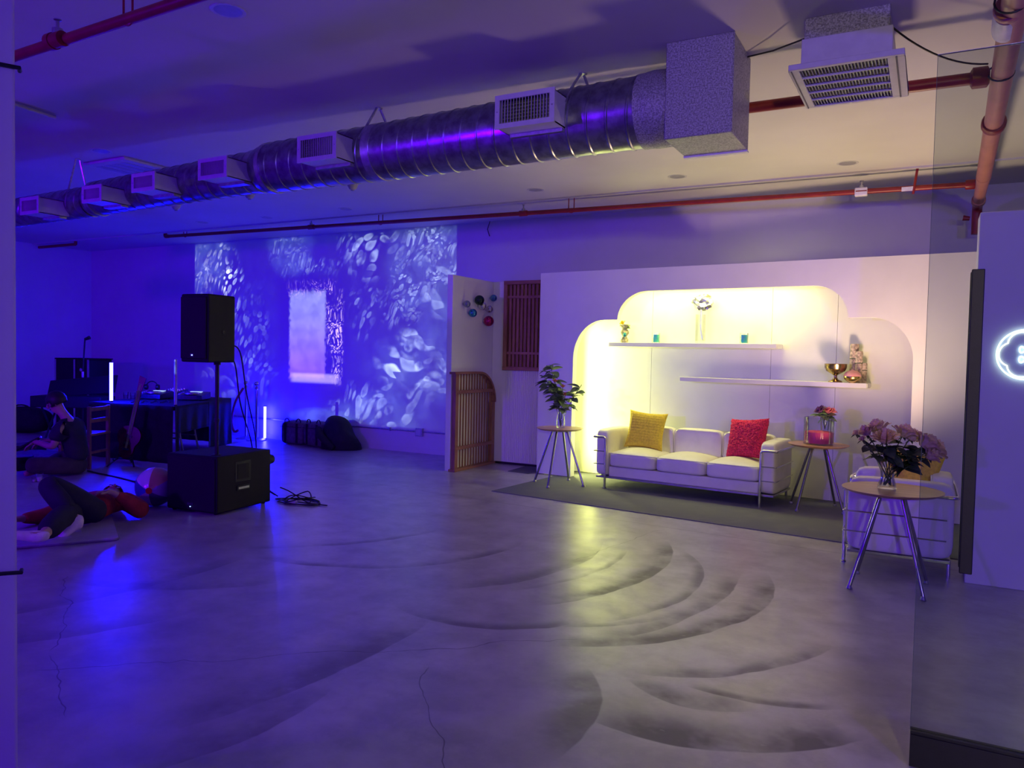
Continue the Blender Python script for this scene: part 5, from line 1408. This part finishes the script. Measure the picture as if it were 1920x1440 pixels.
# far left gear
t = empty('flight_case', (-12.55, 7.95, 0), R_(12), 'tall black equipment case with metal edge against the left wall', 'case')
MB().box(-0.34, 0.34, -0.25, 0.25, 0.06, 1.27).build('body', M_BLACKT, t, bevel=0.01)
for x in (-0.34, 0.06, 0.34): MB().box(x-0.018, x+0.018, -0.258, -0.25, 0.06, 1.27).build('edge_rail', M_STEEL, t)
MB().box(-0.35, 0.35, -0.26, 0.26, 1.27, 1.29).build('lid', M_BLACKT, t)
MB().lathe([(0.02, -0.27), (0.03, -0.262), (0.03, -0.25)], 12, 'y', org=(0.2, 0, 1.1)).build('latch', M_CHROME, t)
for x in (-0.28, 0.28):
    for y in (-0.2, 0.2): MB().lathe([(0.03, -0.02), (0.03, 0.02)], 14, 'x', org=(x, y, 0.03)).build('caster', M_BLACK, t)
t = empty('microphone_stand', (-11.75, 7.42, 0), 0, 'black boom microphone stand beside the tall case', 'microphone stand')
MB().tube([(0, 0, 0.02), (0, 0, 1.05), (0.03, 0.02, 1.62)], 0.012, 8).build('pole', M_BLACK, t)
MB().tube([(0.03, 0.02, 1.60), (0.10, 0.05, 1.63)], [0.02, 0.03], 10).build('microphone', M_BLACK, t)
MB().tube([(0, 0, 1.0), (0, 0, 1.09)], 0.02, 10).build('clutch', M_STEEL, t)
for a in (90, 210, 330): MB().tube([(0, 0, 0.12), (0.30*math.cos(R_(a)), 0.30*math.sin(R_(a)), 0.012)], 0.010, 8).build('leg', M_BLACK, t)
t = empty('open_case', (-10.75, 6.65, 0), R_(28), 'black keyboard case on a stand with its lid tilted up', 'case')
MB().box(-0.5, 0.5, -0.2, 0.2, 0.62, 0.78).build('body', M_BLACKT, t, bevel=0.01)
lid = MB().box(-0.5, 0.5, -0.012, 0.012, 0, 0.28).build('lid', M_BLACKT, t, bevel=0.006); lid.location = (0, 0.19, 0.78); lid.rotation_euler = (R_(-28), R_(-6), 0)
for s in (-1, 1):
    MB().tube([(s*0.35, -0.2, 0.0), (s*0.35, 0.2, 0.62)], 0.014, 8).build('stand_leg', M_BLACK, t)
    MB().tube([(s*0.33, 0.2, 0.0), (s*0.33, -0.2, 0.62)], 0.014, 8).build('stand_leg', M_BLACK, t)
t = empty('duffel_bag', (-13.55, 7.55, 0), R_(20), 'dark duffel bag lying on the floor by the left wall', 'bag')
cushion(-0.55, 0.45, -0.22, 0.22, 0, 0.40, 0.04, 12, e=3.2).build('body', M_BAG2, t, smooth=60)
MB().tube([(-0.2+0.16*(1+math.cos(a)), -0.05, 0.40+0.07*math.sin(a)) for a in [math.pi*k/8 for k in range(9)]], 0.014, 6).build('handle', M_BAG2, t)
# drums / bowls in front of the musician
for i, (px, py, r, h, lb) in enumerate(((50, 846, 0.24, 0.10, 'flat dark frame drum lying by the seated musician'), (36, 880, 0.15, 0.16, 'dark singing bowl at the edge by the pillar'))):
    p = FL(px, py); t = empty('drum', p, 0, lb, 'drum')
    MB().lathe([(0, 0.0), (r*0.94, 0.0), (r, 0.012), (r, h-0.01), (r*0.97, h)], 32).build('shell', M_BLACKT, t)
    MB().lathe([(r*0.97, h-0.002), (r*0.9, h+0.002), (0, h+0.004)], 32).build('skin', M_BAG, t)
p = FL(72, 862); t = empty('floor_cushion', p, R_(15), 'low dark round cushion in front of the seated musician', 'cushion')
cushion(-0.40, 0.40, -0.26, 0.26, 0, 0.10, 0.02, 12, e=3.0).build('body', M_BAG, t, smooth=60)
MB().tube([(0.40*math.cos(a)*0.98, 0.26*math.sin(a)*0.98, 0.05) for a in [2*math.pi*k/40 for k in range(40)]], 0.006, 6, closed=True).build('piping', M_BAG2, t)
for i, (px, py, lb) in enumerate(((56, 872, 'small glass candle jar beside the cushion'), (74, 903, 'small glass candle jar just beyond the lying person'), (64, 904, 'tiny glass beside the candle jar'))):
    p = FL(px, py); t = empty('candle_jar', p, 0, lb, 'candle')
    k = (1.2, 1.0, 0.6)[i]
    MB().lathe([(0, 0.001), (0.035*k, 0.001), (0.04*k, 0.09*k), (0.037*k, 0.09*k), (0.032*k, 0.006), (0, 0.006)], 18).build('glass', M_GLASS, t)
    MB().lathe([(0, 0.007), (0.031*k, 0.007), (0.034*k, 0.05*k), (0, 0.05*k)], 16).build('wax', mat('cream_wax', (0.7, 0.66, 0.6), 0.5), t)
q = [FL(165, 883, 0.006), FL(185, 888, 0.006), FL(215, 894, 0.006), FL(255, 904, 0.006), FL(300, 915, 0.006)]
cable('floor_cable', q, 0.012, 'black cable running over the floor behind the beach ball')

# ------------------------------------------------------------------ lamp fixtures (cans for the room washes and added fills, projector, warm lamp)
def can(name, loc, to, label, on_floor=False, r=0.10, L=0.22):
    loc = Vector(loc); d = (Vector(to)-loc).normalized()
    t = empty(name, loc, 0, label, 'stage light')
    b = -d*0.02
    MB().tube([b, b-d*0.02, b-d*L, b-d*(L+0.05)], [r, r, r*0.95, r*0.5], 20).build('housing', M_BLACK, t)
    if on_floor: MB().tube([(-r*1.1, 0, -loc.z), (-r*1.1, 0, 0), tuple(b-d*L*0.5)], 0.012, 8).build('yoke', M_BLACK, t)
    else: MB().tube([tuple(b-d*L*0.5), (b.x-d.x*L*0.5, b.y-d.y*L*0.5, ZC-loc.z)], 0.015, 8).build('yoke', M_BLACK, t)
LBL = ['black par can hung behind the pillar', 'black par can on a stand far left, washing the left wall blue', 'added black par can for fill light, behind the viewer', 'added black par can for fill light, at the right behind the viewer']
for (nm, p, to, pw, c, an), lb in zip(WASHES, LBL): can('par_light', p, to, lb, p[2] < 2.5)
t = empty('projector', PRJ, 0, 'ceiling-hung white projector facing the back wall', 'projector')
MB().box(-0.20, 0.20, -0.36, -0.05, -0.08, 0.09).build('body', M_VENT, t, bevel=0.015)
MB().tube([(0, -0.05, 0), (0, -0.02, 0)], [0.05, 0.05], 20, cap=False).build('lens_barrel', M_BLACK, t)
MB().tube([(0, -0.2, 0.09), (0, -0.2, ZC-PRJ.z)], 0.018, 10).build('mount_pole', M_VENT, t)
t = empty('floor_uplight', (LAMP.x, LAMP.y, 0), 0, 'small black uplight on a stand behind the armchair', 'lamp')
MB().lathe([(0, 0), (0.10, 0), (0.10, 0.012), (0.012, 0.02), (0.012, LAMP.z-0.14), (0, LAMP.z-0.14)], 20).build('stand', M_BLACK, t)
MB().lathe([(0.02, LAMP.z-0.14), (0.07, LAMP.z-0.13), (0.085, LAMP.z-0.02), (0.08, LAMP.z-0.02), (0.066, LAMP.z-0.12), (0, LAMP.z-0.12)], 24).build('reflector', M_BLACK, t)

# ------------------------------------------------------------------ people
M_SKIN = mat('skin', (0.48, 0.27, 0.20), 0.5, var=0.1, scale=10)
M_TEE = mat('dark_tee', (0.02, 0.02, 0.03), 0.85, var=0.2, scale=10, bump=0.2, bscale=60)
M_PANT = mat('dark_trousers', (0.015, 0.015, 0.028), 0.85, var=0.2, scale=10, bump=0.2, bscale=60)
M_JEAN = mat('brown_trousers', (0.05, 0.035, 0.04), 0.85, var=0.2, scale=10, bump=0.2, bscale=60)
M_REDT = mat('red_sweater', (0.34, 0.018, 0.03), 0.9, var=0.2, scale=12, bump=0.3, bscale=80)
M_SOCK = mat('white_sock', (0.72, 0.60, 0.62), 0.9, var=0.08, scale=30, bump=0.2, bscale=150)
M_HAIR = mat('dark_hair', (0.018, 0.012, 0.010), 0.5, var=0.3, scale=60)
M_HAIR2 = mat('auburn_hair', (0.10, 0.02, 0.015), 0.5, var=0.3, scale=60)
def skin_mesh(name, verts, edges, m, parent, sub=2, root=0):
    """verts: {key: (pos, radius or (rx, ry))}"""
    keys = list(verts); idx = {k: i for i, k in enumerate(keys)}
    me = bpy.data.meshes.new(name)
    me.from_pydata([tuple(verts[k][0]) for k in keys], [(idx[a], idx[b]) for a, b in edges], [])
    me.materials.append(m)
    o = bpy.data.objects.new(name, me); COL.objects.link(o)
    o.parent = parent
    md = o.modifiers.new('skin', 'SKIN'); md.use_smooth_shade = True; md.branch_smoothing = 0.6
    for k in keys:
        r = verts[k][1]
        sv = me.skin_vertices[0].data[idx[k]]
        sv.radius = r if isinstance(r, tuple) else (r, r)
        sv.use_root = (idx[k] == root)
    s = o.modifiers.new('sub', 'SUBSURF'); s.levels = sub; s.render_levels = sub
    return o
def fingers(V, E, hand_key, hand, dirv, side, pre, curl=Vector((0, 0, -1))):
    """five bent fingers rooted in the palm"""
    dirv = dirv.normalized(); side = side.normalized()
    palm = hand+dirv*0.055
    V[pre+'palm'] = (palm, (0.034, 0.016)); E.append((hand_key, pre+'palm'))
    for i, (o, L) in enumerate(((-0.030, 0.060), (-0.011, 0.072), (0.009, 0.070), (0.028, 0.054))):
        b = palm+side*o+dirv*0.022
        m_ = b+dirv*L*0.5+curl*0.008; e = b+dirv*L*0.8+curl*0.035
        V[pre+'f%da' % i] = (b, 0.0095); V[pre+'f%db' % i] = (m_, 0.0085); V[pre+'f%dc' % i] = (e, 0.0075)
        E += [(pre+'palm', pre+'f%da' % i), (pre+'f%da' % i, pre+'f%db' % i), (pre+'f%db' % i, pre+'f%dc' % i)]
    tb_ = hand+dirv*0.03-side*0.038; te = tb_+dirv*0.045-side*0.022+curl*0.012
    V[pre+'t0'] = (tb_, 0.011); V[pre+'t1'] = (te, 0.009)
    E += [(pre+'palm', pre+'t0'), (pre+'t0', pre+'t1')]
def head_verts(V, E, neck_key, base, up, face):
    """egg-shaped head with chin, nose, brow and ears"""
    up = up.normalized(); face = (face-up*face.dot(up)).normalized(); sd = up.cross(face).normalized()
    V['h0'] = (base, 0.062); V['h1'] = (base+up*0.065+face*0.012, (0.074, 0.086)); V['h2'] = (base+up*0.125, (0.078, 0.092)); V['h3'] = (base+up*0.175-face*0.005, (0.058, 0.066))
    E += [(neck_key, 'h0'), ('h0', 'h1'), ('h1', 'h2'), ('h2', 'h3')]
    V['chin'] = (base+up*0.005+face*0.070, 0.026); E.append(('h0', 'chin'))
    return up, face, sd
def face_bits(parent, base, up, face, sd, hair_m, beard=False):
    q = Matrix((sd, face, up)).transposed().to_4x4()
    q.translation = base
    def b(c, r, sq, name, m):
        mb = MB().at(q).ball(c, r, 14, 10, sq)
        return mb.build(name, m, parent, smooth=60)
    b((0, 0.102, 0.070), 0.016, (0.8, 1.0, 1.5), 'nose', M_SKIN)
    for s in (-1, 1):
        b((s*0.080, -0.01, 0.072), 0.024, (0.35, 0.7, 1.2), 'ear', M_SKIN)
        e = b((s*0.032, 0.082, 0.095), 0.012, (1.3, 0.6, 0.8), 'eye', mat('eye_white', (0.6, 0.6, 0.6), 0.3))
        b((s*0.032, 0.084, 0.112), 0.016, (1.3, 0.5, 0.3), 'brow', hair_m)
    b((0, 0.090, 0.032), 0.016, (1.6, 0.5, 0.4), 'mouth', mat('lips', (0.34, 0.12, 0.11), 0.5))
    # hair cap
    mb = MB().at(q); 
    tmp = MB().ball((0, -0.014, 0.105), 0.104, 24, 16, (0.88, 1.0, 1.02))
    vs, fs = tmp.v, tmp.f
    keep = [f for f in fs if sum(vs[i][2] for i in f)/len(f) > (0.115 if sum(vs[i][1] for i in f)/len(f) > 0.045 else 0.04)]
    mb._add(vs, keep).build('hair', hair_m, parent, smooth=60, solid=0.012)

def thin(V):
    d = dict(V)
    for k in ('pel', 'waist', 'chest', 'nsh', 'fsh', 'nhp', 'fhp', 'nkn', 'fkn'):
        r = V[k][1]; d[k] = (V[k][0], tuple(x*0.72 for x in r) if isinstance(r, tuple) else r*0.72)
    return d
# seated musician, cross-legged and bowed over an instrument
fc = (-VR*0.95-VF*0.22).normalized(); sdv = VF.copy()
hip = Vector((-8.67, 5.42, 0.12))
t = empty('person', Vector((hip.x, hip.y, 0)), 0, 'person in a dark t-shirt sitting cross-legged, bowed forward to the left', 'person')
O = Vector((hip.x, hip.y, 0))
def L_(p): return Vector(p)-O
V, E = {}, []
V['pel'] = (L_(hip), (0.15, 0.12)); V['waist'] = (L_(hip)+Vector((0, 0, 0.20))+fc*0.02, (0.13, 0.105)); V['chest'] = (L_(hip)+Vector((0, 0, 0.39))+fc*0.07, (0.155, 0.115)); V['neck0'] = (L_(hip)+Vector((0, 0, 0.53))+fc*0.125, 0.075); V['neck'] = (L_(hip)+Vector((0, 0, 0.605))+fc*0.165, 0.052)
E += [('pel', 'waist'), ('waist', 'chest'), ('chest', 'neck0'), ('neck0', 'neck')]
up = (Vector((0, 0, 1))*0.86+fc*0.42).normalized()
hb = V['neck'][0]+up*0.045+fc*0.01
fdir = (fc*0.85-Vector((0, 0, 0.6))).normalized()
up, fdir, hsd = head_verts(V, E, 'neck', hb, up, fdir)
for s, nm in ((-1, 'n'), (1, 'f')):
    sh = L_(hip)+Vector((0, 0, 0.475))+fc*0.095+sdv*(s*0.175)
    el = L_(hip)+Vector((0, 0, 0.225))+fc*(0.14 if s < 0 else 0.20)+sdv*(s*0.225)
    ha = L_(hip)+Vector((0, 0, 0.27))+fc*0.40+sdv*(s*0.07)
    V[nm+'sh'] = (sh, 0.064); V[nm+'el'] = (el, 0.045); V[nm+'ha'] = (ha, 0.030)
    E += [('chest', nm+'sh'), (nm+'sh', nm+'el'), (nm+'el', nm+'ha')]
    fingers(V, E, nm+'ha', ha, fc*0.8-Vector((0, 0, 0.5)), sdv, nm)
    hp_ = L_(hip)+sdv*(s*0.10)+Vector((0, 0, -0.01)); kn = L_(hip)+fc*0.34+sdv*(s*0.33)+Vector((0, 0, 0.04)); an = L_(hip)+fc*0.36-sdv*(s*0.10)+Vector((0, 0, -0.05)); to = L_(hip)+fc*0.42-sdv*(s*0.26)+Vector((0, 0, -0.075))
    V[nm+'hp'] = (hp_, 0.10); V[nm+'kn'] = (kn, 0.068); V[nm+'an'] = (an, 0.042); V[nm+'to'] = (to, 0.032)
    E += [('pel', nm+'hp'), (nm+'hp', nm+'kn'), (nm+'kn', nm+'an'), (nm+'an', nm+'to')]
skin_mesh('body', thin(V), E, M_SKIN, t)
face_bits(t, hb-up*0.0, up, fdir, hsd, M_HAIR)
def grown(V, keys, g):
    d = {}
    for k in keys:
        r = V[k][1]; d[k] = (V[k][0], tuple(x+g for x in r) if isinstance(r, tuple) else r+g)
    return d
SV = grown(V, ['pel', 'waist', 'chest', 'neck0', 'nsh', 'fsh'], 0.034)
for nm in 'nf': SV[nm+'slv'] = (V[nm+'sh'][0].lerp(V[nm+'el'][0], 0.78), 0.080)
skin_mesh('shirt', SV, [('pel', 'waist'), ('waist', 'chest'), ('chest', 'neck0'), ('chest', 'nsh'), ('chest', 'fsh'), ('nsh', 'nslv'), ('fsh', 'fslv')], M_TEE, t)
PV = grown(V, ['pel', 'nhp', 'fhp', 'nkn', 'fkn', 'nan', 'fan'], 0.030)
PV['pel'] = (V['pel'][0], (0.15, 0.12)); PV['belt'] = (V['pel'][0].lerp(V['waist'][0], 0.6), (0.13, 0.11))
skin_mesh('trousers', PV, [('pel', 'belt'), ('pel', 'nhp'), ('pel', 'fhp'), ('nhp', 'nkn'), ('fhp', 'fkn'), ('nkn', 'nan'), ('fkn', 'fan')], M_JEAN, t)
# flute-like instrument in the hands
a_ = V['nha'][0].lerp(V['fha'][0], 0.5)+O+fc*0.10-Vector((0, 0, 0.05))
ti = empty('wooden_flute', a_, 0, 'dark wooden flute held by the seated musician', 'flute')
MB().tube([fc*-0.10+Vector((0, 0, 0.09)), fc*0.34-Vector((0, 0, 0.16))], [0.016, 0.02], 12).build('pipe', M_BLACKT, ti)
MB().tube([fc*-0.115+Vector((0, 0, 0.0985)), fc*-0.10+Vector((0, 0, 0.09))], [0.012, 0.018], 12).build('mouthpiece', M_STEEL, ti)

# mat and lying person
ma = Vector((-5.45, 3.73, 0)); dr = Vector((-0.86, 0.51, 0)).normalized(); df = Vector((-0.55, -0.83, 0)).normalized()
mc = [ma, ma+dr*1.15, ma+dr*1.15+df*1.75, ma+df*1.75]
pts = bend([tuple((mc[0]+mc[1])/2)]+[tuple(p) for p in (mc[1], mc[2], mc[3], mc[0])]+[tuple((mc[0]+mc[1])/2)], 0.06, 6)
tm = empty('floor_mat', ma, 0, 'pale padded mat under the lying person', 'mat')
MB().prism([(p.x-ma.x, p.y-ma.y) for p in pts[:-1]], 0.0, 0.022).build('pad', mat('mat_foam', (0.40, 0.34, 0.44), 0.85, var=0.05, bump=0.2, bscale=120), tm, bevel=0.006)
MB().tube([(p.x-ma.x, p.y-ma.y, 0.011) for p in pts[:-1]], 0.009, 6, closed=True).build('edging', mat('mat_edge', (0.2, 0.16, 0.24), 0.8), tm)
O = Vector((-6.05, 3.90, 0))
t = empty('person', O, 0, 'person in red top and dark trousers lying on the mat, one knee raised', 'person')
def L_(p): return Vector(p)-O
td = Vector((-0.70, 0.71, 0)).normalized(); ts = Vector((0.71, 0.70, 0))
hip = Vector((-6.05, 3.90, 0.14))
V, E = {}, []
V['pel'] = (L_(hip), (0.12, 0.095)); V['waist'] = (L_(hip)+td*0.20+Vector((0, 0, 0.01)), (0.12, 0.105)); V['chest'] = (L_(hip)+td*0.40+Vector((0, 0, 0.035)), (0.16, 0.125)); V['neck0'] = (L_(hip)+td*0.54, 0.07); V['neck'] = (L_(hip)+td*0.61+Vector((0, 0, 0.005)), 0.052)
E += [('pel', 'waist'), ('waist', 'chest'), ('chest', 'neck0'), ('neck0', 'neck')]
up = (td+Vector((0, 0, 0.05))).normalized(); hb = V['neck'][0]+up*0.05-Vector((0, 0, 0.025)); fdir = (Vector((0, 0, 1))+ts*0.25).normalized()
up, fdir, hsd = head_verts(V, E, 'neck', hb, up, fdir)
ARM = {'n': ((0.19, 0.42, 0.13), (0.36, 0.20, 0.07), (0.13, 0.10, 0.27)), 'f': ((-0.19, 0.42, 0.13), (-0.37, 0.18, 0.07), (-0.52, -0.06, 0.10))}
for nm, (s_, e_, h_) in ARM.items():
    f = lambda q: L_(hip)-Vector((0, 0, hip.z))+ts*q[0]+td*q[1]+Vector((0, 0, q[2]))
    V[nm+'sh'] = (f(s_), 0.064); V[nm+'el'] = (f(e_), 0.046); V[nm+'ha'] = (f(h_), 0.031)
    E += [('chest', nm+'sh'), (nm+'sh', nm+'el'), (nm+'el', nm+'ha')]
    dv = V[nm+'ha'][0]-V[nm+'el'][0]; dv.z *= 0.2
    fingers(V, E, nm+'ha', V[nm+'ha'][0], dv, td if nm == 'n' else ts, nm)
LEGS = {'n': ((-5.98, 3.88, 0.135), (-6.14, 3.55, 0.42), (-5.85, 3.66, 0.105), (-5.855, 3.565, 0.045)), 'f': ((-6.13, 3.83, 0.13), (-5.86, 3.52, 0.17), (-5.575, 3.21, 0.115), (-5.66, 3.10, 0.14))}
for nm, (a_, b_, c_, d_) in LEGS.items():
    V[nm+'hp'] = (L_(a_), 0.10); V[nm+'kn'] = (L_(b_), 0.066); V[nm+'an'] = (L_(c_), 0.042); V[nm+'to'] = (L_(d_), 0.033)
    E += [('pel', nm+'hp'), (nm+'hp', nm+'kn'), (nm+'kn', nm+'an'), (nm+'an', nm+'to')]
skin_mesh('body', thin(V), E, M_SKIN, t)
face_bits(t, hb, up, fdir, hsd, M_HAIR2)
SV = grown(V, ['pel', 'waist', 'chest', 'neck0', 'nsh', 'fsh', 'nel', 'fel'], 0.034)
for nm in 'nf': SV[nm+'cuff'] = (V[nm+'el'][0].lerp(V[nm+'ha'][0], 0.9), 0.042)
skin_mesh('sweater', SV, [('pel', 'waist'), ('waist', 'chest'), ('chest', 'neck0'), ('chest', 'nsh'), ('chest', 'fsh'), ('nsh', 'nel'), ('fsh', 'fel'), ('nel', 'ncuff'), ('fel', 'fcuff')], M_REDT, t)
PV = grown(V, ['pel', 'nhp', 'fhp', 'nkn', 'fkn'], 0.026)
PV['belt'] = (V['pel'][0].lerp(V['waist'][0], 0.35), (0.15, 0.115))
for nm in 'nf': PV[nm+'hem'] = (V[nm+'kn'][0].lerp(V[nm+'an'][0], 0.80), 0.085)
skin_mesh('trousers', PV, [('pel', 'belt'), ('pel', 'nhp'), ('pel', 'fhp'), ('nhp', 'nkn'), ('fhp', 'fkn'), ('nkn', 'nhem'), ('fkn', 'fhem')], M_PANT, t)
for nm in 'nf':
    k, a_, o_ = V[nm+'kn'][0], V[nm+'an'][0], V[nm+'to'][0]
    c_ = a_.lerp(k, 0.20); heel = a_+(a_-o_)*0.30+(a_-k).normalized()*0.035
    d = {'c': (c_, 0.050), 'a': (a_, 0.052), 'o': (o_, (0.046, 0.036)), 'o2': (o_+(o_-a_).normalized()*0.07, (0.040, 0.026)), 'h': (heel, 0.040)}
    skin_mesh('sock', d, [('c', 'a'), ('a', 'o'), ('o', 'o2'), ('a', 'h')], M_SOCK, t, root=1)
